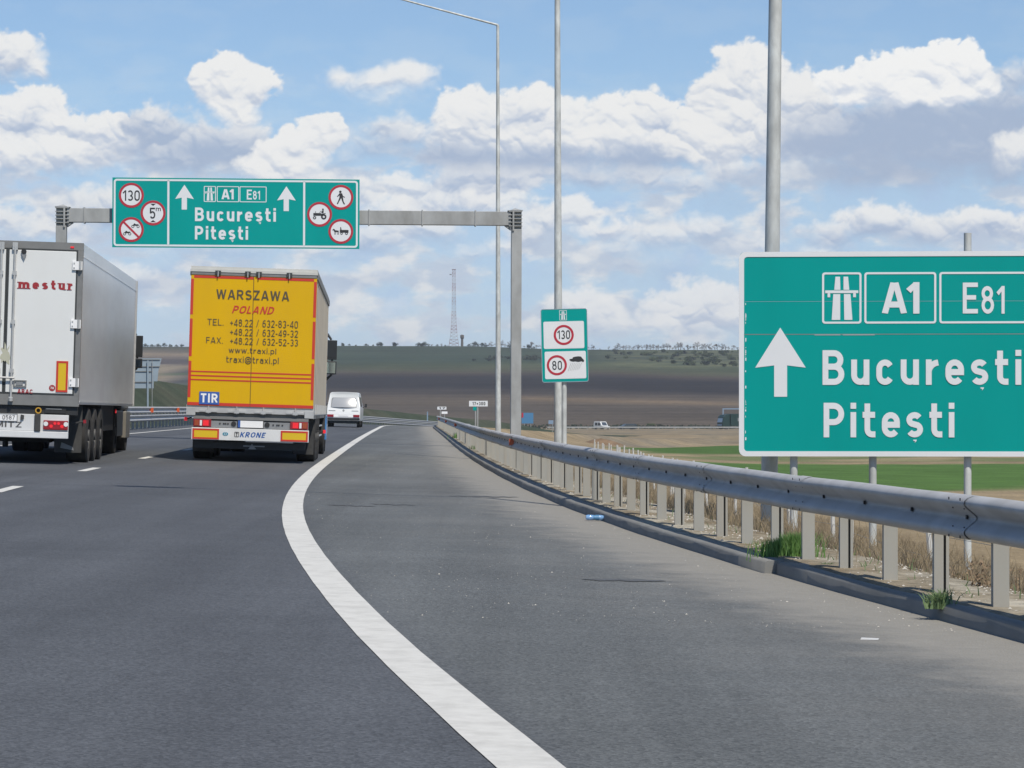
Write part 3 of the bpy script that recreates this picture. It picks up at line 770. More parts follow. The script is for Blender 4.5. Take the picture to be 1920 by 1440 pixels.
# thin pale veil that thickens towards the horizon
veil = 0.16 + sstep(60, 480, PY + 60 * FB) * 0.50 + 0.16 * sstep(0.0, 0.5, FB) * sstep(60, 260, PY)
FB2 = fbm(PX / 170 + 8, PY / 70 + 2, 6, 0.55)
vc = sstep(-.25, .45, FB2)[..., None]
over(np.array([0.44, 0.585, 0.81]) * (1 - vc) + np.array([0.62, 0.70, 0.81]) * vc, np.clip(veil, 0, 0.8))
# broad soft pale banks behind the heaps
pb = sstep(-.12, .34, FB2) * sstep(220, 320, PY + 30 * FB) * .85
vs2 = sstep(-.1, .4, fbm(PX / 90 + 31, PY / 52 + 2, 5))[..., None]
over(np.array([0.52, 0.60, 0.725]) * (1 - vs2) + np.array([0.80, 0.81, 0.82]) * vs2, pb)
# low clouds near the horizon
cloud([(1110, 590, 80, 55), (1075, 570, 50, 30), (1160, 612, 90, 35)], 650, 0.5, 0.2, 0.85, 1.0, 120, 30)
cloud([(1290, 590, 85, 70), (1340, 560, 60, 50), (1250, 610, 80, 40), (1380, 600, 80, 60)], 655, 0.5, 0.18, 0.9, 1.0, 150, 24)
cloud([(690, 590, 150, 40), (560, 620, 190, 40), (320, 590, 80, 60), (800, 610, 150, 40)], 655, 0.6, 0.5, 0.45, 1.0, 90, 30)
cloud([(820, 485, 70, 12), (930, 478, 60, 12), (860, 470, 40, 10)], 500, 0.5, 0.5, 0.8, 1.0, 40, 16)
cloud([(640, 520, 220, 40), (420, 470, 200, 40), (1180, 500, 200, 45), (1500, 560, 260, 60), (1800, 560, 200, 60), (300, 520, 120, 60)], 640, 0.7, 0.8, 0.5, 0.98, 70, 50, 0.12)
cloud([(700, 450, 130, 40), (800, 430, 90, 34), (600, 470, 90, 36), (880, 470, 80, 26)], 520, 0.55, 0.3, 0.8, 1.0, 70, 40, 0.05)
cloud([(1230, 450, 120, 40), (1330, 430, 90, 36), (1150, 470, 90, 34), (1420, 470, 80, 40)], 520, 0.55, 0.3, 0.8, 1.0, 70, 40, 0.06)
cloud([(110, 560, 120, 50), (30, 540, 90, 50), (210, 520, 80, 40)], 640, 0.55, 0.3, 0.8, 1.0, 90, 40, 0.05)
# middle rows
cloud([(985, 440, 60, 42), (1020, 410, 70, 40), (1075, 400, 60, 30), (950, 460, 50, 25), (1130, 430, 70, 26)], 490, 0.55, 0.2, 0.92, 1.0, 80, 26)
cloud([(1560, 440, 70, 40), (1640, 415, 80, 38), (1740, 430, 90, 38), (1850, 420, 90, 34), (1930, 440, 90, 40), (1530, 470, 60, 26)], 492, 0.5, 0.18, 0.95, 1.0, 62, 24)
cloud([(880, 335, 90, 50), (820, 380, 110, 40), (960, 330, 80, 40), (760, 350, 70, 30), (920, 385, 120, 40)], 452, 0.55, 0.22, 0.9, 1.0, 80, 30)
cloud([(1110, 330, 120, 30), (1220, 330, 60, 22), (1300, 350, 90, 40), (1190, 320, 40, 20), (1370, 320, 60, 40)], 400, 0.6, 0.25, 0.85, 0.99, 60, 34)
cloud([(170, 395, 120, 56), (80, 440, 130, 40), (270, 370, 110, 40), (20, 410, 70, 30), (380, 420, 120, 60)], 500, 0.5, 0.28, 0.9, 0.97, 110, 44, 0.10)
cloud([(590, 350, 90, 46), (680, 360, 70, 36), (520, 330, 60, 40), (740, 400, 90, 40)], 460, 0.5, 0.25, 0.9, 0.99, 110, 40, 0.04)
cloud([(1650, 330, 300, 80), (1400, 380, 140, 50), (1880, 320, 120, 80)], 420, 0.6, 0.5, 0.85, 0.95, 60, 50, 0.34)
# the main bank, left to right
cloud([(35, 115, 58, 52), (-10, 110, 60, 60), (72, 128, 30, 26)], 162, 0.40, 0.14, 0.97, 0.99, 105, 20, 0.02)
cloud([(60, 215, 75, 58), (20, 225, 60, 45), (105, 232, 42, 30), (175, 250, 62, 50), (225, 250, 50, 40), (120, 290, 130, 44), (10, 290, 90, 40)], 350, 0.48, 0.12, 0.98, 1.0, 112, 40)
cloud([(290, 240, 70, 44), (265, 225, 32, 26), (380, 275, 110, 60), (330, 300, 130, 50), (460, 290, 60, 60)], 372, 0.48, 0.22, 0.95, 0.97, 80, 50, 0.22)
cloud([(440, 160, 72, 54), (395, 150, 34, 30), (490, 160, 34, 36), (445, 200, 54, 40), (425, 130, 36, 26), (455, 215, 30, 26)], 250, 0.42, 0.10, 0.99, 1.0, 170, 24)
cloud([(710, 155, 98, 36), (770, 150, 62, 34), (650, 150, 46, 28), (720, 185, 60, 24)], 222, 0.46, 0.30, 0.93, 0.99, 120, 22, 0.02)
cloud([(595, 250, 46, 40), (560, 280, 54, 44), (515, 300, 48, 40), (620, 235, 28, 24), (545, 310, 80, 30), (480, 320, 40, 30)], 352, 0.46, 0.10, 0.99, 1.0, 150, 26)
cloud([(700, 280, 110, 44), (770, 260, 80, 40), (640, 300, 70, 36), (740, 235, 70, 26)], 335, 0.5, 0.32, 0.92, 0.98, 60, 34, 0.14)
cloud([(1000, 300, 220, 60), (1200, 300, 180, 60), (860, 300, 110, 50)], 372, 0.5, 0.3, 0.95, 0.98, 60, 50, 0.22)
cloud([(880, 225, 72, 58), (985, 210, 78, 58), (1060, 225, 70, 42), (1150, 225, 62, 46), (1225, 215, 62, 54), (1290, 240, 70, 52), (930, 255, 150, 46), (1100, 262, 200, 46), (850, 240, 40, 34)], 300, 0.46, 0.12, 0.99, 1.0, 118, 36)
cloud([(1400, 130, 62, 66), (1360, 170, 60, 60), (1440, 160, 66, 64), (1480, 190, 70, 70), (1380, 230, 110, 70), (1330, 270, 130, 50), (1500, 250, 110, 60)], 345, 0.46, 0.12, 0.99, 0.99, 200, 44, 0.03)
cloud([(1700, 235, 240, 80), (1560, 260, 140, 60), (1870, 220, 110, 86), (1800, 290, 200, 60)], 372, 0.5, 0.30, 0.96, 0.97, 80, 46, 0.26)
cloud([(1640, 150, 78, 52), (1735, 128, 70, 46), (1810, 132, 56, 46), (1575, 152, 56, 26), (1690, 165, 90, 40), (1840, 165, 40, 26), (1600, 180, 50, 22), (1780, 170, 60, 30)], 215, 0.42, 0.08, 1.0, 1.045, 170, 26)
cloud([(1900, 155, 60, 40), (1960, 150, 80, 50)], 215, 0.5, 0.3, 0.9, 0.97, 60, 30, 0.2)
cloud([(1905, 290, 60, 50), (1960, 280, 60, 50)], 350, 0.5, 0.2, 0.9, 1.0, 120, 30)
# small grey tufts high up
cloud([(190, 82, 42, 12)], 100, 0.5, 0.7, 0.45, 0.9, 30, 14, 0.2)
cloud([(690, -4, 60, 9), (1470, 8, 46, 13)], 30, 0.5, 0.8, 0.40, 0.92, 40, 20, 0.2)
# heaps all round, away from the photographed part of the sky
ring_ = fbm(U * 9 + 3, V_ * 16, 6, 0.55) + 0.35 * np.clip(0.25 - V_, -0.4, 0.25)
out_ = sstep(0.205, 0.24, np.abs(U)) + sstep(0.165, 0.20, V_)
aa = sstep(0.10, 0.30, ring_) * np.clip(out_, 0, 1)
tt = sstep(-0.2, 0.5, fbm(U * 22, V_ * 30 + 4, 4))[..., None]
over(SHADE + (LIGHT - SHADE) * tt, aa * 0.9)
# fade the patch out at its own border
fadeb = (1 - sstep(0.7, 0.94, np.abs(U))) * (1 - sstep(0.5, 0.70, V_))
cA = np.clip(alp * fadeb, 0, 1); cC = np.clip(acc / np.maximum(alp, 1e-4)[..., None], 0, 2)
nr = np.sqrt(U ** 2 + 1 + V_ ** 2); RS = 24000.0
SV = np.stack([RS * U / nr, RS / nr, RS * V_ / nr + CAMH], -1).reshape(-1, 3)
cm = bpy.data.materials.new('cloud_sky'); cm.use_nodes = True
nt = cm.node_tree; nt.nodes.clear()
o_ = nt.nodes.new('ShaderNodeOutputMaterial'); mxs = nt.nodes.new('ShaderNodeMixShader'); tr = nt.nodes.new('ShaderNodeBsdfTransparent'); em = nt.nodes.new('ShaderNodeEmission'); at = nt.nodes.new('ShaderNodeAttribute'); at.attribute_name = 'Col'
nt.links.new(at.outputs['Color'], em.inputs[0]); nt.links.new(at.outputs['Alpha'], mxs.inputs[0]); nt.links.new(tr.outputs[0], mxs.inputs[1]); nt.links.new(em.outputs[0], mxs.inputs[2]); nt.links.new(mxs.outputs[0], o_.inputs[0])
cm.cycles.emission_sampling = 'NONE'
grid_obj('sky', SV, len(us), len(vs), [cm], cols=np.concatenate([cC.reshape(-1, 3), cA.reshape(-1, 1)], 1))
# ------------------------------------------------------------------ signs
def plane_frame(px0, Y, z0):
    """metres per photo pixel on an upright board at distance Y; returns converters to the board's own x and z"""
    k = F / Y
    return k, (lambda px: (px - px0) / k), (lambda py: CAMH + (HOR - py) / k - z0)

def motorway_symbol(mb, cx, cz, y, zoomed, m='signwhite', d=0.004):
    """zoomed: function mapping the symbol's drawing coords (0..1 wide, 0..1.32 high, z down) to board x, z"""
    polys = [[(.34, .11), (.455, .11), (.465, .445), (.31, .445)], [(.285, .555), (.46, .555), (.46, 1.215), (.245, 1.215)],
             [(.545, .11), (.66, .11), (.69, .445), (.545, .445)], [(.555, .555), (.72, .555), (.77, 1.215), (.565, 1.215)],
             [(.08, .46), (.92, .46), (.92, .53), (.08, .53)], [(.14, .532), (.205, .532), (.205, .635), (.14, .635)], [(.79, .532), (.86, .532), (.86, .635), (.79, .635)]]
    for p in polys: mb.prism([zoomed(a, b) for a, b in p][::-1], y, y + d * 0.9, m)

def arrow(mb, pts, y, m='signwhite'):
    mb.prism(pts, y, y + 0.0035, m)

def comma(mb, x, z, s, y, m='signwhite'):
    mb.prism([(x + a * s, z - b * s) for a, b in [(-.5, 0), (.55, 0), (.45, .4), (-.05, .95), (.02, .45), (-.5, .38)]][::-1], y, y + 0.0035, m)

# --- the large direction sign on the right
def big_sign():
    Y = 28.0; px0 = 1690.0; z0 = -0.62
    k, fx, fz = plane_frame(px0, Y, z0)
    q = lambda a: 1380 + a / 3.513
    w = lambda b: 460 + b / 3.513
    X0 = (px0 - 960) / k
    root = thing('direction_sign', 'large green direction sign with one white arrow standing behind the guardrail', 'road sign', (X0, Y, z0), (0, 0, math.radians(-4.0)))
    x0, x1, zb, zt, zs = fx(q(26)), fx(q(2075)), fz(w(1388)), fz(w(42)), fz(w(585))
    R = 0.05
    b = MB()
    b.prism(rrect(x0, x1, zb, zs - 0.003, 0.05), 0.0, 0.022, 'green')
    b.prism(rrect(x0, x1, zs + 0.003, zt, 0.05), 0.0, 0.022, 'green')
    b.box(x0 + .06, x1 - .06, -0.0012, -0.0002, fz(w(368)) - .0015, fz(w(368)) + .0015, 'signback'); b.box(x0 + .06, x1 - .06, -0.0012, -0.0002, zs - .004, zs + .004, 'aluframe')
    b.box(x0 + .02, x1 - .02, 0.024, 0.040, zs - .04, zs + .04, 'signback')
    for zz in (zb + 0.35, zs - 0.25, zs + 0.3, zt - 0.15): b.box(x0 + 0.03, x1 - 0.03, 0.023, 0.058, zz - 0.025, zz + 0.025, 'galv')
    board = b.build('board', root)
    m = MB(); m.frame(x0 - .004, x1 + .004, zb - .004, zt + .004, 0.053, -0.006, 0.026, 'signwhite', 0.07)
    border = m
    t = MB(); y = -0.004
    cut = lambda a, c: put_text(t, a, *c, y, 'signwhite', bold=0.022)
    put_text(t, 'Bucuresti', fx(q(573)), fx(q(1870)), fz(w(919)), fz(w(690)), y, 'signwhite', s=.175, gap=.21)
    comma(t, fx(q(1616)), fz(w(936)), 0.075 / 2 * 0.9, y)
    t.build('place_name', board); t = MB(); put_text(t, 'Pitesti', fx(q(580)), fx(q(1435)), fz(w(1265)), fz(w(1037)), y, 'signwhite', s=.175, gap=.20)
    comma(t, fx(q(1178)), fz(w(1280)), 0.075 / 2 * 0.9, y)
    t.build('place_name', board)
    a = MB(); arrow(a, [(fx(q(p)), fz(w(r))) for p, r in [(255, 997), (340, 997), (340, 790), (463, 805), (295, 540), (130, 805), (255, 790)]], y)
    a.build('arrow', board)
    rp = [MB() for _ in range(3)]
    for r, (c0, c1) in zip(rp, ((570, 828), (847, 1317), (1337, 1905))):
        r.frame(fx(q(c0)), fx(q(c1)), fz(w(515)), fz(w(177)), 0.021, y, 0.0005, 'signwhite', 0.03)
    motorway_symbol(rp[0], 0, 0, y, lambda u, v: (fx(q(570 + 258 * u)), fz(w(177 + 258 * v))))
    put_text(rp[1], 'A1', fx(q(965)), fx(q(1207)), fz(w(450)), fz(w(243)), y, 'signwhite', s=.19, gap=.06)
    put_text(rp[2], 'E', fx(q(1490)), fx(q(1588)), fz(w(450)), fz(w(247)), y, 'signwhite', s=.145)
    put_text(rp[2], '81', fx(q(1612)), fx(q(1762)), fz(w(452)), fz(w(270)), y, 'signwhite', s=.15)
    for r, nm in zip(rp, ('motorway_symbol', 'route_number', 'route_number')): r.build(nm, board)
    # scuffed edge of the film along the left border and the seam
    s = border; rr = random.Random(3)
    for i in range(26):
        zz = zb + 0.1 + rr.random() * (zt - zb) * 0.72; hh = rr.uniform(.006, .035)
        s.prism(rrect(x0 + .058 + rr.random() * .006, x0 + .066 + rr.random() * .007, zz, zz + hh), -0.0035, -0.0005, 'signwhite')
    for a0, a1 in ((520, 690), (705, 915)): s.prism(rrect(fx(q(a0)), fx(q(a1)), zs - .009, zs - .005), -0.0035, -0.0005, 'signwhite')
    s.build('border', board)
    for p, top in ((1490, 0), (1638, 0), (1815, 0.20), (1962, 0)):
        xx = fx(p); wy = Y + 0.1
        zg = float(ground_h(np.array(X0 + xx), np.array(wy))) - z0 - 0.3
        mb = MB(); mb.tube((xx, 0.105, zg), (xx, 0.105, zt + top - (0 if top else 0.03)), 0.040, 0.040, 'galv', 16)
        for zz in (zb + 0.35, zs + 0.3): mb.box(xx - .055, xx + .055, 0.056, 0.068, zz - .02, zz + .02, 'galv')
        mb.build('post', root, smooth=True)
big_sign()

# --- the sign gantry over the carriageway
def gantry():
    Y = 80.0; px0 = 545.0; k = F / Y
    z0 = 0.0
    fx = lambda p: (p - px0) / k; fz = lambda p: CAMH + (HOR - p) / k - z0
    q = lambda a: 90 + a / 3.2
    w = lambda b, a=1128: 320 + (b - 0.0068 * (a - 1128)) / 3.2
    root = thing('sign_gantry', 'grey steel portal gantry spanning the lanes with a wide green overhead sign', 'sign gantry', ((px0 - 960) / k, Y, z0), (0, 0.0035, math.radians(3.5)))
    xl, xr = fx(117.5), fx(967.5)
    # right and left columns: a welded box with ribs, brackets and a little pyramid cap
    for xx, tag_ in ((xl, -1), (xr, 1)):
        wx = (px0 - 960) / k + xx
        zg = float(ground_h(np.array(wx), np.array(Y + 0.06 * xx))) - 0.4
        hw = 0.155
        c = MB(); c.box(xx - hw, xx + hw, -0.15, 0.15, zg, fz(427), 'galv_far')
        c.box(xx - .26, xx + .26, -.26, .26, zg + 0.38, zg + 0.43, 'galv_far')
        col = c.build('column', root, bevel=0.012)
        h = MB(); zt = fz(393.5); zb_ = fz(421)
        h.box(xx - hw, xx + hw, -0.06, 0.15, fz(427) + .002, zt, 'galv_far')
        s = -tag_
        # vertical centre plate and horizontal ribs on the near side
        xp = xx + s * 0.10
        h.box(xp - 0.025, xp + 0.025, -0.20, -0.0605, fz(430), zt + 0.01, 'galv_far')
        for i in range(5):
            zz = zb_ + (zt - zb_) * i / 4
            h.box(xx - 0.235 if s < 0 else xx - 0.17, xp - 0.027, -0.18, -0.062, zz - .012, zz + .012, 'galv_far')
            h.box(xp + 0.027, xx + 0.17 if s < 0 else xx + 0.235, -0.18, -0.062, zz - .012, zz + .012, 'galv_far')
        h.box(xx - 0.16 if s > 0 else xx - hw - 0.11, xx + hw + 0.11 if s > 0 else xx + 0.16, -0.185, 0.17, zt + .0125, zt + .03, 'galv_far')
        h.prism([(xx + s * (hw + .02), fz(421)), (xx + s * (hw + 0.20), fz(421)), (xx + s * (hw + .02), fz(429))][::s], -0.10, 0.10, 'galv_far')
        top = zt + .03
        h.add([(xx - .19, -.19, top), (xx + .19, -.19, top), (xx + .19, .17, top), (xx - .19, .17, top), (xx + s * .05, -0.02, top + 0.075)], [(0, 1, 4), (1, 2, 4), (2, 3, 4), (3, 0, 4), (3, 2, 1, 0)], 'galv_far')
        h.build('column_head', col)
    bm_ = MB(); bm_.box(xl + 0.17, xr - 0.17, -0.14, 0.14, fz(420), fz(394), 'galv_far'); 
    for px_ in (160, 690, 790, 890):      # bolted splice flanges along the beam
        xx = fx(px_); bm_.box(xx - .02, xx + .02, -.165, .165, fz(422), fz(392), 'galv_far')
    bm_.build('beam', root, bevel=0.01)
    by = -0.42
    x0, x1, zb, zt = fx(q(396)), fx(q(1863)), fz(w(472)), fz(w(57))
    b = MB(); b.box(x0, x1, by, by + 0.03, zb, zt, 'green')
    for i in range(8):
        xx = x0 + 0.4 + (x1 - x0 - 0.8) * i / 7
        b.box(xx - .04, xx + .04, by + .031, by + .10, zb + .05, zt - .05, 'galv_far')
        b.box(xx - .05, xx + .05, by + .101, -0.142, fz(418), fz(396), 'galv_far')
    board = b.build('sign_board', root)
    y = by - 0.005
    f = MB()
    f.frame(fx(q(404)), fx(q(1853)), fz(w(465)), fz(w(65)), 0.055, y, by + .001, 'signwhite', 0.09)
    for c in (727, 1533): f.box(fx(q(c - 6)), fx(q(c + 6)), y, by - .0005, fz(w(459)), fz(w(71)), 'signwhite')
    f.build('border', board)
    for dx, dz in ((0, 0), (605, 4)):
        a = MB(); arrow(a, [(fx(q(p + dx)), fz(w(r + dz, 1128))) for p, r in [(806, 245), (837, 245), (837, 174), (878, 182), (822, 97), (767, 182), (806, 174)]], y); a.build('arrow', board)
    t = MB()
    put_text(t, 'Bucuresti', fx(q(885)), fx(q(1365)), fz(w(313)), fz(w(232)), y, 'signwhite', s=.185, gap=.21)
    comma(t, fx(q(1270)), fz(w(318)), 0.065, y)
    t.build('place_name', board); t = MB()
    put_text(t, 'Pitesti', fx(q(885)), fx(q(1200)), fz(w(422)), fz(w(342)), y, 'signwhite', s=.185, gap=.20)
    comma(t, fx(q(1107)), fz(w(426)), 0.065, y)
    t.build('place_name', board)
    rp = [MB() for _ in range(3)]
    for r, (c0, c1) in zip(rp, ((937, 1008), (1014, 1146), (1149, 1309))): r.frame(fx(q(c0)), fx(q(c1)), fz(w(198)), fz(w(104)), 0.022, y, by - .0005, 'signwhite', 0.03)
    motorway_symbol(rp[0], 0, 0, y, lambda u, v: (fx(q(937 + 71 * u)), fz(w(104 + 71 * v))))
    put_text(rp[1], 'A1', fx(q(1043)), fx(q(1114)), fz(w(182)), fz(w(121)), y, 'signwhite', s=.20, gap=.07)
    put_text(rp[2], 'E', fx(q(1192)), fx(q(1222)), fz(w(182)), fz(w(123)), y, 'signwhite', s=.16)
    put_text(rp[2], '81', fx(q(1229)), fx(q(1270)), fz(w(182)), fz(w(130)), y, 'signwhite', s=.16)
    for r, nm in zip(rp, ('motorway_symbol', 'route_number', 'route_number')): r.build(nm, board)
    def disc(ca, cb, fill=None, bar=False):
        mb = MB(); rr = 74 / 3.2 / k; cx, cz = fx(q(ca)), fz(w(cb, ca))
        mb.disc(cx, cz, rr - 0.03, y, by - .0005, 'signwhite')
        mb.ring(cx, cz, rr - 0.068, rr, y - .004, y + .003, 'signred')
        if fill: fill(mb, cx, cz, rr, y - .004)
        if bar:
            d = (rr - 0.05) * 0.707; n_ = 0.02
            mb.prism([(cx - d - n_, cz + d - n_), (cx + d - n_, cz - d - n_), (cx + d + n_, cz - d + n_), (cx - d + n_, cz + d + n_)], y - .007, y - .002, 'signred')
        return mb.build('prohibition_disc', board)
    S = 74 / 3.2 / k
    P = lambda mb, pts, cx, cz, s, yy: mb.prism([(cx + a * s, cz + b * s) for a, b in pts], yy, yy + .003, 'signblack')
    disc(508, 158, lambda m, cx, cz, r, yy: put_text(m, '130', cx - .66 * r, cx + .68 * r, cz - .44 * r, cz + .40 * r, yy, 'signblack', s=.13, gap=.15))
    def h5(m, cx, cz, r, yy):
        put_text(m, '5', cx - .27 * r, cx + .18 * r, cz - .46 * r, cz + .42 * r, yy, 'signblack', s=.14)
        put_text(m, 'm', cx + .22 * r, cx + .62 * r, cz + .15 * r, cz + .52 * r, yy, 'signblack', s=.13)
        P(m, [(-.22, .74), (0, .57), (.22, .74)], cx, cz, r, yy); P(m, [(-.22, -.74), (.22, -.74), (0, -.57)], cx, cz, r, yy)
    disc(637, 263, h5)
    def bikes(m, cx, cz, r, yy):
        for ox, oz, s in ((.34, .34, .34), (-.32, -.26, .34)):
            c0, c1 = cx + ox * r, cz + oz * r
            m.ring(c0 - .62 * s * r, c1 - .25 * s * r, .20 * s * r, .36 * s * r, yy, yy + .003, 'textgrey', 14); m.ring(c0 + .62 * s * r, c1 - .25 * s * r, .20 * s * r, .36 * s * r, yy, yy + .003, 'textgrey', 14)
            P(m, [(-.7, -.1), (.5, -.1), (.75, .3), (.1, .25), (-.2, .5), (-.4, .35)], c0, c1, s * r, yy)
    disc(508, 362, bikes, True)
    def ped(m, cx, cz, r, yy):
        m.disc(cx - .05 * r, cz + .44 * r, .10 * r, yy, yy + .003, 'signblack', 16)
        P(m, [(-.14, .32), (.10, .32), (.16, -.02), (-.12, -.02)], cx, cz, r, yy)
        P(m, [(-.13, .30), (-.32, .06), (-.26, .02), (-.10, .20)][::-1], cx, cz, r, yy); P(m, [(.10, .30), (.17, .10), (.33, .02), (.30, -.04), (.11, .06)][::-1], cx, cz, r, yy)
        P(m, [(-.12, -.02), (.04, -.02), (-.16, -.38), (-.24, -.56), (-.34, -.54), (-.24, -.34)][::-1], cx, cz, r, yy); P(m, [(0, -.02), (.16, -.02), (.22, -.34), (.34, -.56), (.24, -.58), (.12, -.36)][::-1], cx, cz, r, yy)
    disc(1752, 168, ped)
    def tractor(m, cx, cz, r, yy):
        m.ring(cx + .34 * r, cz - .20 * r, .09 * r, .22 * r, yy, yy + .003, 'signblack', 20); m.ring(cx - .40 * r, cz - .28 * r, .06 * r, .13 * r, yy, yy + .003, 'signblack', 16)
        P(m, [(-.50, -.12), (.12, -.12), (.12, .10), (-.50, .10)], cx, cz, r, yy); P(m, [(.12, -.2), (.24, -.02), (.5, .06), (.5, .1), (.12, .04)], cx, cz, r, yy)
        P(m, [(.14, .10), (.32, .10), (.34, .30), (.24, .34), (.16, .2)], cx, cz, r, yy); m.disc(cx + .27 * r, cz + .40 * r, .07 * r, yy, yy + .003, 'signblack', 12)
        P(m, [(-.02, .14), (.02, .13), (.16, .26), (.13, .29)], cx, cz, r, yy); P(m, [(-.34, .1), (-.30, .1), (-.30, .24), (-.34, .24)], cx, cz, r, yy)
    disc(1625, 270, tractor)
    def cart(m, cx, cz, r, yy):
        P(m, [(-.08, -.10), (.62, -.10), (.62, .12), (-.08, .12)], cx, cz, r, yy)
        m.ring(cx + .06 * r, cz - .17 * r, .05 * r, .10 * r, yy, yy + .003, 'signblack', 14); m.ring(cx + .46 * r, cz - .17 * r, .05 * r, .11 * r, yy, yy + .003, 'signblack', 14)
        P(m, [(-.52, -.06), (-.18, -.06), (-.16, .06), (-.44, .09), (-.56, .22), (-.68, .12), (-.66, .07), (-.56, .08)], cx, cz, r, yy)
        for a in (-.50, -.42, -.26, -.19): P(m, [(a, -.06), (a + .035, -.06), (a + .02, -.26), (a - .02, -.26)][::-1], cx, cz, r, yy)
        P(m, [(-.04, .12), (.06, .12), (.02, .34), (-.05, .34)], cx, cz, r, yy)
    disc(1752, 372, cart)
gantry()

# --- the speed limit sign on its own post
def speed_sign():
    Y = 57.0; px0 = 1058.0; z0 = -0.75
    k, fx, fz = plane_frame(px0, Y, z0)
    q = lambda a: 980 + a / 4.236; w = lambda b: 560 + b / 4.236
    root = thing('speed_limit_sign', 'green and white sign with 130 above 80 and rain cloud on a post', 'road sign', ((px0 - 960) / k, Y, z0))
    p = MB(); p.tube((0, 0.09, -0.3), (0, 0.09, fz(584)), 0.055, 0.055, 'galv', 16); p.build('post', root, smooth=True)
    bo = bpy.data.objects.new('board_pivot', None)
    b = MB(); b.prism(rrect(fx(q(151)), fx(q(515)), fz(w(660)), fz(w(83)), 0.045), 0.0, 0.02, 'green')
    b.box(fx(q(170)), fx(q(495)), .021, .034, fz(w(300)) - .02, fz(w(300)) + .02, 'galv'); b.box(fx(q(170)), fx(q(495)), .021, .034, fz(w(560)) - .02, fz(w(560)) + .02, 'galv')
    board = b.build('board', root); y = -0.004
    f = MB(); f.frame(fx(q(148)), fx(q(518)), fz(w(663)), fz(w(80)), 0.012, -0.003, 0.0215, 'signback', 0.048); f.build('edge_trim', board)
    def panel(a0, a1, b0, b1, ca, cb, txt, tb):
        m = MB(); m.prism(rrect(fx(q(a0)), fx(q(a1)), fz(w(b1)), fz(w(b0)), 0.03), y, -.0005, 'signwhite')
        rr = 80 / 4.236 / k; cx, cz = fx(q(ca)), fz(w(cb))
        m.ring(cx, cz, rr - 0.048, rr, y - .004, y + .002, 'signred')
        put_text(m, txt, fx(q(tb[0])), fx(q(tb[1])), fz(w(tb[3])), fz(w(tb[2])), y - .004, 'signblack', s=.13, gap=.16)
        return m
    panel(168, 490, 180, 396, 328, 288, '130', (279, 378, 251, 320)).build('limit_panel', board)
    m = panel(173, 500, 418, 636, 268, 527, '80', (232, 308, 492, 564))
    cl = [(368, 488), (372, 480), (392, 478), (398, 466), (420, 462), (440, 460), (462, 463), (470, 476), (484, 490), (486, 500), (476, 507), (466, 500), (440, 505), (415, 500), (400, 502), (380, 498)]
    m.prism([(fx(q(a)), fz(w(b_))) for a, b_ in cl][::-1], y - .004, y - .001, 'signblack')
    for i in range(7):
        a = 380 + i * 14
        m.prism([(fx(q(a)), fz(w(512))), (fx(q(a + 3)), fz(w(512))), (fx(q(a - 22)), fz(w(576 - i * 2))), (fx(q(a - 25)), fz(w(576 - i * 2)))][::-1], y - .004, y - .001, 'raingrey')
    m.build('limit_panel', board, label='lower white panel with 80 and a rain cloud')
    r = MB(); r.frame(fx(q(297)), fx(q(355)), fz(w(172)), fz(w(92)), 0.009, y, -.0005, 'signwhite', 0.01)
    motorway_symbol(r, 0, 0, y, lambda u, v: (fx(q(297 + 58 * u)), fz(w(93 + 60 * v)))); r.build('motorway_symbol', board)
    # the board hangs slightly crooked
    board.rotation_euler = (0, math.radians(-1.3), 0)
    zc = fz(w(370)); a = math.radians(-1.3)
    board.location = (-math.sin(a) * zc, 0, zc - math.cos(a) * zc)
speed_sign()

# --- kilometre posts, billboards and far signs beside the road
def small_sign(name, label, px, py0, py1, wpx, Y, text=None, m='signwhite', post_px=(0,), base=None, cat='road sign', sub=None, strip=None):
    k = F / Y; X = (px - 960) / k
    z0 = float(ground_h(np.array(X), np.array(Y))) if base is None else base
    fz = lambda p: CAMH + (HOR - p) / k - z0
    root = thing(name, label, cat, (X, Y, z0))
    b = MB(); hw = wpx / 2 / k
    b.box(-hw, hw, -.02, 0, fz(py1), fz(py0), m)
    if text: put_text(b, text, -hw * .62, hw * .74, fz(py1 - (py1 - py0) * .2), fz(py0 + (py1 - py0) * .2), -.0245, 'signblack', s=.2, gap=.22)
    b.build('panel', root)
    if sub:
        s = MB(); s.box(sub[0] / k, sub[1] / k, -.02, -.002, fz(sub[3]), fz(sub[2]), sub[4]); s.build('small_panel', root)
    if strip:
        s = MB(); s.box(-hw, -hw + strip[0] / k, -.03, -.0205, fz(py1 - strip[1]), fz(py0), 'signred'); s.build('red_strip', root)
    for pp in post_px:
        p = MB(); p.tube((pp / k, .03, -.2), (pp / k, .03, fz(py0 + 1)), .035, .035, 'galv_far', 8); p.build('post', root, smooth=True)
small_sign('kilometre_sign', 'white kilometre sign reading 17+300 above the guardrail', 897, 751.5, 762, 35, 118, '17+300', post_px=(-5.5, -1.5), sub=(-10, -3.5, 763, 769.5, 'green'))
small_sign('kilometre_sign', 'small pale sign panel left of the 17+300 sign, higher of two', 828.5, 762.5, 768, 17, 205, '17', post_px=(-3,))
small_sign('kilometre_sign', 'tiny pale sign panel left of the 17+300 sign, lower of two', 833.5, 771.5, 776, 11, 235, post_px=(0,), m='platewhite')
small_sign('billboard', 'square blue board with a red edge beyond the gantry column', 989, 774, 794, 22, 380, m='boardblue', post_px=(-6, 6), cat='billboard', strip=(3.4, 11))
small_sign('road_sign', 'small pale blue sign on a thin post in the field', 1033, 788, 795, 9, 360, m='infoblue', post_px=(3,))
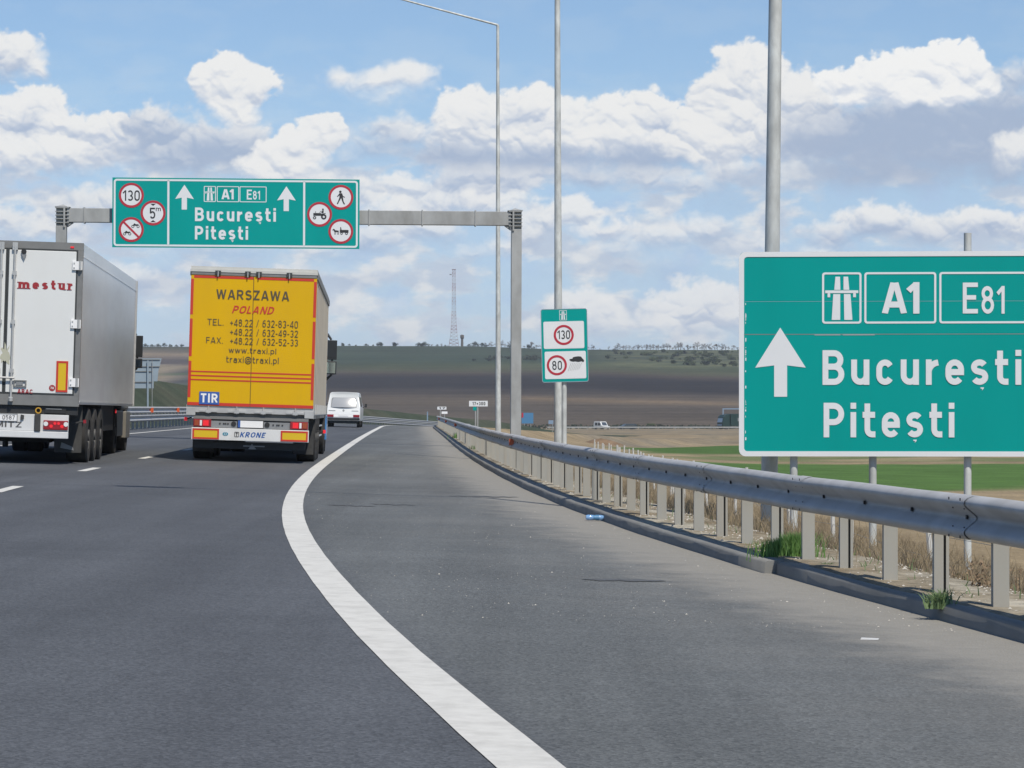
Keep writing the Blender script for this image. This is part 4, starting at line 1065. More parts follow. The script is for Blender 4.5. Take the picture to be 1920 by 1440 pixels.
small_sign('roadside_post', 'grey marker post at the far end of the guardrail', 801.5, 772, 792, 2.2, 300, m='infoblue', post_px=(0,), cat='marker post')

# direction board seen from behind at the left guardrail
def board_from_behind():
    Y = 122.0; k = F / Y; px0 = 272; X = (px0 - 960) / k
    z0 = float(zroad(X, Y)) - 0.1
    fz = lambda p: CAMH + (HOR - p) / k - z0; fx = lambda p: (p - px0) / k
    root = thing('direction_sign', 'blue grey direction board seen from behind beside the white lorry', 'road sign', (X, Y, z0))
    b = MB(); b.prism([(fx(236), fz(728)), (fx(288), fz(728)), (fx(288), fz(715)), (fx(295), fz(715)), (fx(297), fz(695)), (fx(303), fz(672)), (fx(236), fz(672))], 0, .03, 'signback')
    board = b.build('board', root)
    for p in (674, 687, 696, 716):
        r = MB(); r.box(fx(238), fx(300 if p < 690 else 286), -.035, -.001, fz(p + 1.2), fz(p - .4), 'aluframe'); r.build('rib', board)
    for p, w_ in ((277.5, .042), (285.7, .014)):
        t = MB(); t.tube((fx(p), -.085, -.3), (fx(p), -.085, fz(676)), w_, w_, 'signback' if w_ > .03 else 'galv_far', 10); t.build('post', root, smooth=True)
board_from_behind()

# ------------------------------------------------------------------ lamp posts
def lamp_post(label, px_base, Y, lean, height, rb, rt, arm=True):
    k = F / Y; X = (px_base - 960) / k
    z0 = float(ground_h(np.array(X), np.array(Y)))
    root = thing('street_lamp', label, 'street lamp', (X, Y, z0), (0, lean, math.radians(4)), group='lamp posts along the right of the motorway')
    p = MB(); n = 12; h0 = -0.4
    for i in range(n):
        a, b = i / n, (i + 1) / n
        p.tube((0, 0, h0 + (height - h0) * a), (0, 0, h0 + (height - h0) * b), rb + (rt - rb) * a, rb + (rt - rb) * b, 'galv', 20, cap=(i in (0, n - 1)))
    p.build('pole', root, smooth=True)
    f = MB(); f.box(-.27, .27, -.27, .27, -.5, .10, 'concrete'); f.box(-.2, .2, -.2, .2, .101, .125, 'galv'); f.build('foot', root, bevel=.015)
    a = MB(); a.tube((0, 0, height - .02), (-.02, 0, height + .04), rt, rt * .95, 'galv', 14)
    a.tube((-.01, 0, height + .03), (-3.9, 0, height + 1.03), rt * .75, rt * .55, 'galv', 14); arm_ = a.build('arm', root, smooth=True)
    l = MB()
    pts = [(-3.85, 1.00), (-4.1, 1.14), (-4.55, 1.19), (-4.78, 1.10), (-4.75, 1.04), (-4.1, .97)]
    l.prism([(x, height + z) for x, z in pts], -.15, .15, 'lightbar'); lh = l.build('lamp_head', arm_, bevel=.03)
    g = MB(); g.box(-4.6, -4.15, -.11, .11, height + .94, height + .965, 'platewhite'); g.build('lamp_glass', lh)
lamp_post('thick mottled steel lamp post rising behind the large direction sign', 1440.5, 28.75, 0.0125, 11.0, .094, .053)
lamp_post('galvanised lamp post rising behind the speed limit sign', 1047.5, 59.5, -0.0027, 13.6, .105, .050)
lamp_post('thin lamp post whose arm reaches over the gantry beam', 934.2, 90.0, -0.001, 14.55, .098, .050)

# ------------------------------------------------------------------ guardrails
W_PROF = [(0.0, 0.142), (-0.030, 0.139), (-0.062, 0.125), (-0.078, 0.108), (-0.083, 0.093), (-0.079, 0.078), (-0.068, 0.064), (-0.022, 0.024), (-0.010, 0.012), (-0.006, 0.0)]
W_PROF = W_PROF + [(x, -z) for x, z in reversed(W_PROF[:-1])]
W_PROF = [(x, z * .94) for x, z in W_PROF]
def beam_mesh(name, parent, xf, y0, y1, step, zc, side=1, m='rail', dent=0.0):
    ys = np.arange(y0, y1 + 1e-6, step); n = len(W_PROF)
    V = []; wob = [dent * (math.sin(y * 0.83) * .6 + math.sin(y * 2.1) * .4) for y in ys]
    for y, wv in zip(ys, wob):
        x = float(xf(y)); z = float(zroad(x, y)) + zc + wv * .5
        for dx, dz in W_PROF: V.append((x + side * dx + wv, y, z + dz))
    o = grid_obj(name, np.array(V), len(ys), n, [M[m]], kind=None)
    o.parent = parent
    md = o.modifiers.new('thickness', 'SOLIDIFY'); md.thickness = 0.004
    return o
def right_rail():
    xr = lambda y: KX(y) + 0.30
    root = thing('guard_rail', 'long grey guardrail of ribbed steel curving along the right shoulder', 'guardrail', (0, 0, 0))
    beam = beam_mesh('beam', root, xr, 3.0, 176.0, 0.5, 0.615, 1, dent=0.006)
    # overlapping joints, slots and bolts
    j = MB(); h = MB(); bl = MB(); rr = random.Random(5)
    y = 4.05; i = 0
    while y < 120:
        x = float(xr(y)); z = float(zroad(x, y)) + .615
        # joint lap: a short sleeve proud of the beam
        V = []
        for yy in (y - .16, y + .16):
            for dx, dz in W_PROF[:-1]: V.append((float(xr(yy)) + dx * 1.0 - .0035, yy, z + dz * 1.01))
        n = len(W_PROF) - 1
        j = MB(); j.add(V, [(q, q + 1, n + q + 1, n + q) for q in range(n - 1)], 'rail'); j.build('joint_sleeve', beam, smooth=True)
        for dy in (-.11, .11):
            for dz in (.112, .06, -.06, -.112):
                xx = float(xr(y + dy)) - (.090 if abs(dz) > .1 else .066)
                h.box(xx - .004, xx, y + dy - .012, y + dy + .012, z + dz - .008, z + dz + .008, 'hole')
        y += 4.0; i += 1
    y = 3.4
    while y < 90:
        x = float(xr(y)); z = float(zroad(x, y)) + .615
        h.box(x - .022, x - .010, y - .018, y + .018, z - .010, z + .014, 'hole')
        if rr.random() < .8: bl.box(x - .034, x - .012, y + .36, y + .385, z - .010, z + .010, 'bolt')
        y += 1.15
    
    # slots and bolt heads are part of the beam's own mesh
    me = beam.data; off = len(me.vertices); vs_ = [tuple(v.co) for v in me.vertices]; fs_ = [tuple(q.vertices) for q in me.polygons]; mi_ = [0] * len(fs_)
    for k_, mb_ in ((1, h), (2, bl)):
        o_ = len(vs_); vs_ += mb_.v; fs_ += [tuple(i_ + o_ for i_ in f_) for f_ in mb_.f]; mi_ += [k_] * len(mb_.f)
    nm = bpy.data.meshes.new('beam'); nm.from_pydata(vs_, [], fs_)
    for k_ in ('rail', 'hole', 'bolt'): nm.materials.append(M[k_])
    nm.polygons.foreach_set('material_index', mi_); nm.polygons.foreach_set('use_smooth', [q == 0 for q in mi_]); beam.data = nm
    # posts: C sections driven 1.15 m apart, turned alternately
    def cpost(y, i):
        x = float(xr(y)) + .055; zt = float(zroad(x, y)) + .675; zb = float(zroad(x, y)) - .15
        mb = MB(); w, d, t = .047, .075, .007; rj = random.Random(i); ox = rj.uniform(-.008, .008)
        x += ox
        if i % 2 == 0:   # web towards the viewer
            mb.box(x - w, x + w, y - d / 2, y - d / 2 + t, zb, zt, 'post'); mb.box(x - w, x - w + t, y - d / 2 + t, y + d / 2, zb, zt, 'post'); mb.box(x + w - t, x + w, y - d / 2 + t, y + d / 2, zb, zt, 'post')
        else:            # open side towards the viewer, with lips
            mb.box(x - w, x + w, y + d / 2 - t, y + d / 2, zb, zt, 'post'); mb.box(x - w, x - w + t, y - d / 2, y + d / 2 - t, zb, zt, 'post'); mb.box(x + w - t, x + w, y - d / 2, y + d / 2 - t, zb, zt, 'post')
            mb.box(x - w + t, x + .012, y - d / 2, y - d / 2 + t, zb, zt, 'post'); mb.box(x + w - t - .012, x + w - t, y - d / 2, y - d / 2 + t, zb, zt, 'post')
        return mb
    ys = [11.05 + 1.152 * i for i in range(-6, 142)]
    rest = MB()
    for i, y in enumerate(ys):
        mb = cpost(y, i)
        if 4 <= i < 104: mb.build('post', root)
        else: rest.add(mb.v, mb.f, 'post')
    ro = rest.build('posts', root); ro['kind'] = 'stuff'
    # orange reflectors in the groove
    for y in (48.0, 96.0, 122.0, 150.0):
        x = float(xr(y)); z = float(zroad(x, y)) + .615
        r = MB(); r.prism([(x - .115, z - .06), (x - .03, z - .05), (x - .03, z + .05), (x - .115, z + .06)], y, y + .012, 'orange'); r.build('reflector', root)
right_rail()

def left_rail():
    xr = lambda y: LX(y) - 9.0
    root = thing('guard_rail', 'two tier steel guardrail with orange reflectors on the far left side', 'guardrail', (0, 0, 0))
    beam_mesh('beam', root, xr, 20.0, 318.0, 1.0, 0.76, -1)
    beam_mesh('lower_beam', root, xr, 20.0, 318.0, 1.0, 0.44, -1)
    mb = MB(); near = []
    ys = np.arange(60, 318, 1.6)
    for i, y in enumerate(ys):
        x = float(xr(y)) - .06; z = float(zroad(x, y))
        one = MB(); one.box(x - .05, x + .05, y - .04, y + .04, z - .1, z + .86, 'post')
        if 96 <= y < 190: one.build('post', root)
        else: mb.add(one.v, one.f, 'post')
    o = mb.build('posts', root); o['kind'] = 'stuff'
    for px in (284, 333):
        y = 112.0 + (px - 284) * 0.06; x = float(xr(y)) + .09
        x = (px - 960) / F * y; y = float(np.interp(0, [0, 1], [y, y]))
        # slide along the rail until it sits on it
        for _ in range(30):
            y = y + (float(xr(y)) + .10 - (px - 960) / F * y) / ((px - 960) / F + .02)
        x = float(xr(y)) + .095; z = float(zroad(x, y)) + .76
        r = MB(); r.box(x - .09, x + .09, y - .012, y, z - .10, z + .10, 'orange'); r.build('reflector', root)
left_rail()

# ------------------------------------------------------------------ wire fence in the field
def fence():
    root = thing('wire_fence', 'row of thin pale concrete posts with wires along the edge of the field', 'fence', (0, 0, 0))
    xs = lambda y: 4.3 + 0.10 * math.sin(y * .35)
    ys = [24.2 + 2.95 * i for i in range(0, 40)]; rr = random.Random(2); tops = []
    for i, y in enumerate(ys):
        x = xs(y) + rr.uniform(-.05, .05); z = float(ground_h(np.array(x), np.array(y)))
        h = rr.uniform(1.02, 1.16); lx_, ly_ = rr.gauss(0, .035), rr.gauss(0, .03)
        if i == 1: lx_ = -.10
        mb = MB(); mb.tube((x, y, z - .3), (x + lx_ * h, y + ly_ * h, z + h), .034, .028, 'fencepost', 7); mb.build('post', root, smooth=True)
        tops.append((x, y, z, h, lx_, ly_))
    w = MB()
    for f_ in (.25, .5, .72, .93):
        for a, b in zip(tops, tops[1:]):
            p = lambda q: (q[0] + q[4] * q[3] * f_, q[1] + q[5] * q[3] * f_, q[2] + q[3] * f_)
            w.tube(p(a), p(b), .0032, .0032, 'galv_far', 4, cap=False)
    w.build('wires', root)
fence()
# ------------------------------------------------------------------ vehicles
def wheel(mb_t, mb_r, cx, cy, r, w, sgn):
    """tyre and rim; sgn: +1 the face looks to +x"""
    mb_t.lathe_x(cx, cy, r, [(-w / 2, r * .58), (-w / 2, r * .93), (-w / 2 + .03, r), (w / 2 - .03, r), (w / 2, r * .93), (w / 2, r * .58), (-w / 2, r * .58)], 'rubber', 30)
    x0 = sgn * w / 2
    mb_r.lathe_x(cx, cy, r, [(x0 - sgn * .02, r * .575), (x0 - sgn * .01, r * .5), (x0 - sgn * .09, r * .46), (x0 - sgn * .10, r * .25), (x0 + sgn * .01, r * .2), (x0 + sgn * .01, .001)], 'rim', 24)
def wheels(root, ys, hw, r=.5, w=.34, dual=False):
    for y in ys:
        for s in (-1, 1):
            t = MB(); rm = MB()
            wheel(t, rm, s * (hw - w / 2), y, r, w, s)
            if dual: wheel(t, MB(), s * (hw - w * 1.55), y, r, w, s)
            o = t.build('wheel', root, smooth=True); rm.build('rim', o, smooth=True)

def rear_frame(px0, pyg, lean_deg=1.75):
    X, Y, Z, k = groundpt(px0, pyg)
    a = math.radians(lean_deg)
    def c(px, py):
        dx = px - px0; dy = pyg - py
        return ((dx * math.cos(a) - dy * math.sin(a)) / k, (dy * math.cos(a) + dx * math.sin(a)) / k)
    return (X, Y, Z), k, c, a

def tractor_unit(root, y0, bodym, hw=1.16, h=3.6, mirror_z=(2.5, 1.75), steps='cabbeige', mx=1.62, mh=(.25, .17)):
    """cab ahead of the trailer: y0 is its back wall"""
    c = MB()
    prof_ = [(y0, .95), (y0 + 2.25, .95), (y0 + 2.32, 1.5), (y0 + 2.2, 2.3), (y0 + 1.9, h - .35), (y0 + 1.2, h), (y0, h)]
    c.prism_x(prof_, -hw, hw, bodym)
    cab = c.build('cab', root, bevel=.05)
    g = MB()
    for s in (-1, 1): g.prism_x([(y0 + 1.0, 1.75), (y0 + 2.0, 1.75), (y0 + 1.85, 2.45), (y0 + 1.0, 2.45)], s * (hw + .002) - .004, s * (hw + .002) + .004, 'glass')
    g.box(-hw + .12, hw - .12, y0 + 2.24, y0 + 2.3, 1.75, 2.5, 'glass')
    g.build('window', cab)
    k = MB()
    for s in (-1, 1):
        k.box(s * hw - .05, s * hw + .05, y0 + .95, y0 + 2.2, .32, .93, steps)
        k.box(s * (hw - .02) - .05, s * (hw - .02) + .05, y0 - 2.3, y0 + .25, .38, .95, steps)
    k.box(-hw + .1, hw - .1, y0 + 2.1, y0 + 2.38, .3, .94, steps)
    k.build('skirt', root, bevel=.02)
    ch = MB(); ch.box(-.45, .45, y0 - 3.2, y0 + 2.0, .62, .94, 'dark'); ch.build('chassis', root)
    wheels(root, (y0 + 1.45,), hw + .02, .5, .32); wheels(root, (y0 - 2.3,), hw + .06, .5, .3, True)
    for s in (-1, 1):
        xa = s * (hw - .02); xb = s * mx; yy = y0 + 2.05
        m = MB()
        z1, z2 = mirror_z
        m.box(min(xb, xb - s * .26), max(xb, xb - s * .26), yy - .10, yy + .06, z1 - mh[0], z1 + mh[0], 'mirror')
        m.box(min(xb, xb - s * .24), max(xb, xb - s * .24), yy - .09, yy + .06, z2 - mh[1], z2 + mh[1], 'mirror')
        m.tube((xa, yy + .02, z1 + mh[0] + .16), (xb - s * .15, yy, z1 + mh[0] + .01), .035, .03, 'mirror', 8); m.tube((xb - s * .12, yy, z1 + mh[0]), (xb - s * .12, yy, z2 - mh[1] - .02), .024, .024, 'mirror', 8)
        m.tube((xb - s * .12, yy, z2 - mh[1] - .01), (xa, yy + .02, z2 - mh[1] - .14), .028, .035, 'mirror', 8)
        mo = m.build('mirror', cab, bevel=.03)
        gl = MB(); a_, b_ = sorted((xb - s * .03, xb - s * .23)); gl.box(a_, b_, yy - .106, yy - .1005, z1 - mh[0] + .05, z1 + mh[0] - .05, 'mirror'); gl.build('mirror_glass', mo); gl = MB(); gl.box(a_, b_, yy - .096, yy - .0905, z2 - mh[1] + .03, z2 + mh[1] - .03, 'mirrorglass'); gl.build('mirror_glass', mo)

# --- the yellow curtain trailer with its blue cab
def yellow_lorry():
    (X, Y, Z), k, c, a = rear_frame(466.0, 867.0)
    root = thing('lorry', 'articulated lorry with yellow lettered rear doors and a blue cab in the right lane', 'lorry', (X, Y, Z), (0, a, math.radians(2.95)))
    q = lambda u: 320 + u / 3.5125; w = lambda v: 480 + v / 3.5125
    C = lambda u, v: c(q(u), w(v))
    hw = 1.255; zb = c(466, 766)[1]; zt = c(466, 505)[1]; Lg = 13.6
    # trailer: side curtains, roof canvas, floor, rear frame
    s = MB(); s.box(-hw + .02, hw - .02, .09, Lg - .12, zb + .05, zt - .16, 'tarp')
    for sx in (-1, 1):
        for i in range(11):     # curtain straps and their shallow pleats
            yy = .5 + i * 1.24
            s.box(sx * (hw - .012) - .004, sx * (hw - .012) + .004, yy, yy + .05, zb + .02, zt - .2, 'tarp')
    s.build('curtain', root)
    r = MB(); r.box(-hw + .01, hw - .01, .03, Lg, zt - .02, zt + .035, 'canvas'); r.box(-hw - .005, -hw + .055, .04, Lg, zt - .15, zt - .022, 'aluframe'); r.box(hw - .055, hw + .005, .04, Lg, zt - .15, zt - .022, 'aluframe')
    for i in range(9): r.box(-hw + .05, hw - .05, 1.0 + i * 1.5, 1.06 + i * 1.5, zt + .036, zt + .055, 'canvas')
    r.build('roof', root)
    fl = MB(); fl.box(-hw, hw, .02, Lg, zb - .10, zb + .045, 'alu'); fl.box(-hw + .004, hw - .004, .1, Lg - .05, zb - .17, zb - .102, 'aluframe')
    for i in range(14):
        for sx in (-1, 1): fl.box(sx * (hw + .012) - .01, sx * (hw + .012) + .01, .7 + i * .92, .8 + i * .92, zb - .08, zb + .12, 'alu')
    fl.build('floor_frame', root)
    fw = MB(); fw.box(-hw + .02, hw - .02, Lg - .11, Lg, zb + .05, zt - .022, 'tarp'); fw.build('front_wall', root)
    # rear: header with rollers
    hd = MB(); hd.box(-hw, hw, -.02, .085, zt - .075, zt - .022, 'canvas'); hd.box(-hw + .02, hw - .02, -.01, .085, zt - .135, zt - .077, 'aluframe')
    for u in (315, 510, 583, 783):
        x = C(u, 95)[0]; hd.box(x - .055, x + .055, -.040, -.022, zt - .12, zt - .045, 'seal'); hd.tube((x, -.05, zt - .16), (x, -.05, zt - .06), .012, .012, 'alu', 8)
    hd.build('header', root)
    dz0 = C(540, 985)[1]; dz1 = zt - .137
    xm = C(535, 560)[0]
    for x0, x1 in ((-hw + .015, xm - .006), (xm + .006, hw - .015)):
        d = MB(); d.box(x0, x1, 0.0, .085, dz0 - .03, dz1, 'yellow')
        door = d.build('door', root, bevel=.006)
        g = MB()
        sx = -1 if x0 < 0 and x1 < .3 and x0 < -1 else 1
        # red edge marks
        xo = (x0 + .004, x0 + .058) if sx < 0 else (x1 - .058, x1 - .004)
        for v0, v1 in ((150, 385), (412, 660), (690, 930)): g.box(xo[0], xo[1], -.004, -.0005, C(u_ := (140 if sx < 0 else 945), v1 + (0 if sx < 0 else 20))[1], C(u_, v0 + (0 if sx < 0 else 20))[1], 'truckred')
        g.box(x0 + .06, x1 - .06 if sx > 0 else x1, -.004, -.0005, dz1 - .062, dz1 - .012, 'truckred')
        g.box(x0, x1, -.004, -.0005, dz0 - .026, dz0 + .035, 'truckred')
        for v in (771, 798, 825): zz = C(540, v)[1]; g.box(x0 + .05 if sx < 0 else x0, x1 if sx < 0 else x1 - .06, -.004, -.0005, zz - .014, zz + .014, 'truckred')
        g.build('stripes', door)
        # hinges and lock bars below
    se = MB(); se.box(xm - .006, xm + .006, .002, .05, dz0 - .03, dz1, 'doorgap'); se.build('door_seal', root)
    y = -.006
    def T(s_, u0, u1, v0, v1, m='textdark', bold=.0, shear=0.0):
        um = (u0 + u1) / 2; xa, xb = C(u0, (v0 + v1) / 2)[0], C(u1, (v0 + v1) / 2)[0]
        za, zb2 = C(um, v1)[1], C(um, v0)[1]; t = MB(); put_text(t, s_, xa, xb, za, zb2, y, m, 0, shear, s=(.165 if bold else .12)); t.build('lettering', root)
    T('WARSZAWA', 302, 780, 226, 290, bold=.022); T('POLAND', 412, 680, 331, 380, 'truckred', .022, .28)
    T('TEL.', 243, 350, 415, 457); T('+48.22 / 632-83-40', 392, 838, 422, 470)
    T('+48.22 / 632-49-32', 392, 838, 484, 530); T('FAX.', 235, 345, 535, 576); T('+48.22 / 632-52-33', 392, 838, 543, 588)
    T('www.traxi.pl', 383, 695, 605, 642); T('traxi@traxi.pl', 366, 711, 664, 706)
    p = MB(); x0, x1 = C(190, 930)[0], C(321, 930)[0]; z0_, z1_ = C(255, 977)[1], C(255, 894)[1]
    p.box(x0, x1, -.016, -.0045, z0_, z1_, 'plateblue'); put_text(p, 'TIR', x0 + .03, x1 - .03, z0_ + .035, z1_ - .035, -.0165, 'platewhite', s=.2); p.build('blue_plate', root)
    # underside of the doors: lock handles, bumper cross-member
    for u in (250, 435, 610, 820):
        x = C(u, 1018)[0]; z = zb - .07
        lk = MB(); lk.box(x - .17, x + .17, -.035, .015, z - .018, z + .012, 'alu'); lk.tube((x, -.03, z - .05), (x, -.03, z + .10), .014, .014, 'alu', 8); lk.box(x - .05, x + .05, -.05, -.036, z - .035, z + .03, 'alu'); lk.build('lock_handle', root)
    for sx in (-1, 1): en = MB(); en.box(sx * (hw - .09) - .09, sx * (hw - .09) + .09, -.01, .018, zb - .16, zb - .02, 'alu'); en.build('end_bracket', root)
    en = MB(); en.box(-hw + .2, hw - .2, .02, .15, zb - .26, zb - .172, 'dark'); en.build('crossmember', root)
    lb = MB(); zl0, zl1 = C(530, 1136)[1], C(530, 1082)[1]; xl0, xl1 = C(150, 1105)[0], C(906, 1105)[0]
    lb.box(xl0, xl1, .02, .10, zl0, zl1, 'lightbar')
    lb.box(xl0, xl1, .0, .12, zl1 + .002, zl1 + .06, 'aluframe')
    for u in (415, 635): x = C(u, 1110)[0]; lb.disc(x, (zl0 + zl1) / 2, .05, .004, .0195, 'dark', 16)
    for u in (325, 350, 362, 378, 675, 700, 712, 735): x = C(u, 1110)[0]; lb.box(x - .014, x + .014, .006, .0195, (zl0 + zl1) / 2 - .01, (zl0 + zl1) / 2 + .012, 'dark')
    bar = lb.build('light_bar', root)
    for u0, u1, mir in ((152, 268, 1), (787, 903, -1)):
        x0, x1 = C(u0, 1108)[0], C(u1, 1108)[0]; l = MB(); w_ = x1 - x0
        l.box(x0, x1, -.02, .0195, zl0 + .01, zl1 - .005, 'lampred')
        lo = l.build('tail_lamp', bar, bevel=.006)
        for (f0, f1, m_) in ((.06, .30, 'lampamber'), (.36, .48, 'lampclear'), (.54, .86, 'lampredlit')):
            if mir < 0: f0, f1 = 1 - f1, 1 - f0
            e = MB(); e.box(x0 + w_ * f0, x0 + w_ * f1, -.0265, -.0205, zl0 + .03, zl1 - .025, m_); e.build('lens', lo)
    pl = MB(); x0, x1 = C(444, 1110)[0], C(608, 1110)[0]; pl.box(x0, x1, -.004, .0035, zl0 + .015, zl1 - .01, 'platewhite'); pl.box(x0, x0 + .045, -.007, -.0045, zl0 + .015, zl1 - .01, 'plateblue'); pl.frame(x0 - .012, x1 + .012, zl0 + .004, zl1 + .001, .012, -.006, .0035, 'dark'); pl.build('number_plate', bar)
    bp = MB(); zb0, zb1 = C(525, 1207)[1], C(525, 1147)[1] + .025; xb0, xb1 = C(138, 1180)[0], C(909, 1180)[0]
    bp.box(xb0, xb1, -.03, .03, zb0 - .035, zb1, 'bumper')
    bump = bp.build('bumper', root, bevel=.006)
    for u0, u1 in ((142, 323), (721, 906)):
        x0, x1 = C(u0, 1180)[0], C(u1, 1180)[0]; e = MB(); e.box(x0 + .01, x1 - .01, -.035, -.0305, zb0 - .02, zb1 - .018, 'markyellow'); e.frame(x0 + .01, x1 - .01, zb0 - .02, zb1 - .018, .034, -.0385, -.0355, 'truckred'); e.build('marker_plate', bump)
    lt = MB(); put_text(lt, 'KRONE', C(460, 1180)[0], C(623, 1180)[0], zb0 + .035, zb1 - .065, -.0315, 'textblue', 0, .25, s=.20)
    x0, x1 = C(420, 1180)[0], C(451, 1180)[0]; lt.frame(x0, x1, zb0 + .035, zb1 - .065, .013, -.034, -.0305, 'textgrey', .02); lt.box((x0 + x1) / 2 - .008, (x0 + x1) / 2 + .008, -.034, -.0305, zb0 + .05, zb1 - .08, 'textgrey'); lt.box(x0 + .025, x1 - .025, -.036, -.0345, zb1 - .098, zb1 - .085, 'textgrey')
    xe = C(361, 1180)[0]; lt.disc(xe, (zb0 + zb1) / 2 - .012, .055, -.034, -.0305, 'teal', 24, .036); lt.ring(xe, (zb0 + zb1) / 2 - .012, .020, .026, -.037, -.0345, 'platewhite', 16)
    lt.build('maker_lettering', bump)
    # under the bumper: flaps, guards and chassis
    ub = MB(); zz = zb0 - .04
    ub.box(-1.1, 1.1, .15, .28, zz - .16, zz - .02, 'dark'); ub.box(-.55, .55, .3, 12.6, .75, zb - .19, 'dark')
    for sx in (-1, 1): ub.box(sx * .5 - .06, sx * .5 + .06, .2, 13.0, .6, .9, 'dark')
    ub.box(-.12, .30, .12, .148, zz - .11, zz - .085, 'lightbar'); ub.prism([(-.02, zz - .16), (.14, zz - .16), (.05, zz - .05)], .10, .118, 'lightbar')
    for yy in (2.6, 3.92, 5.24): ub.tube((-1.0, yy, .5), (1.0, yy, .5), .09, .09, 'dark', 10)
    for sx in (-1, 1): ub.tube((sx * .9, 7.6, .95), (sx * .9, 7.6, .15), .06, .06, 'dark', 8)
    ub.build('chassis', root)
    for sx in (-1, 1):
        f = MB(); f.box(sx * 1.02 - .21, sx * 1.02 + .21, 1.78, 1.80, .16, .98, 'flap'); f.build('mud_flap', root)
        g = MB()
        for i in range(3): g.tube((sx * (hw - .03), 6.3, .5 + i * .22), (sx * (hw - .03), 9.4, .5 + i * .22), .02, .02, 'alu', 6)
        g.build('side_guard', root)
        bx = MB(); bx.box(sx * 1.0 - .2, sx * 1.0 + .2, 6.3, 8.2, .55, .98, 'dark') if sx > 0 else bx.box(-1.2, -.8, 6.5, 7.6, .5, .98, 'dark'); bx.build('storage_box', root)
        m = MB(); e = (C(100, 1072) if sx < 0 else C(1006, 1165))
        m.tube((sx * 1.15, .12 if sx < 0 else 3.0, e[1] + (.03 if sx < 0 else .0)), (e[0] if sx < 0 else 1.42, .10 if sx < 0 else 3.0, e[1]), .014, .018, 'dark', 6); xx = e[0] if sx < 0 else 1.42; yy = .09 if sx < 0 else 2.98
        m.box(xx - .028, xx + .028, yy - .03, yy + .03, e[1] - .035, e[1] + .035, 'lampredlit'); m.build('side_lamp', root)
    wheels(root, (2.6, 3.92, 5.24), 1.255, .5, .385)
    tractor_unit(root, Lg - .9 + 1.2, 'cabblue', 1.20, 3.75, (2.63, 2.17), 'cabblue', 1.44, (.25, .17))
yellow_lorry()

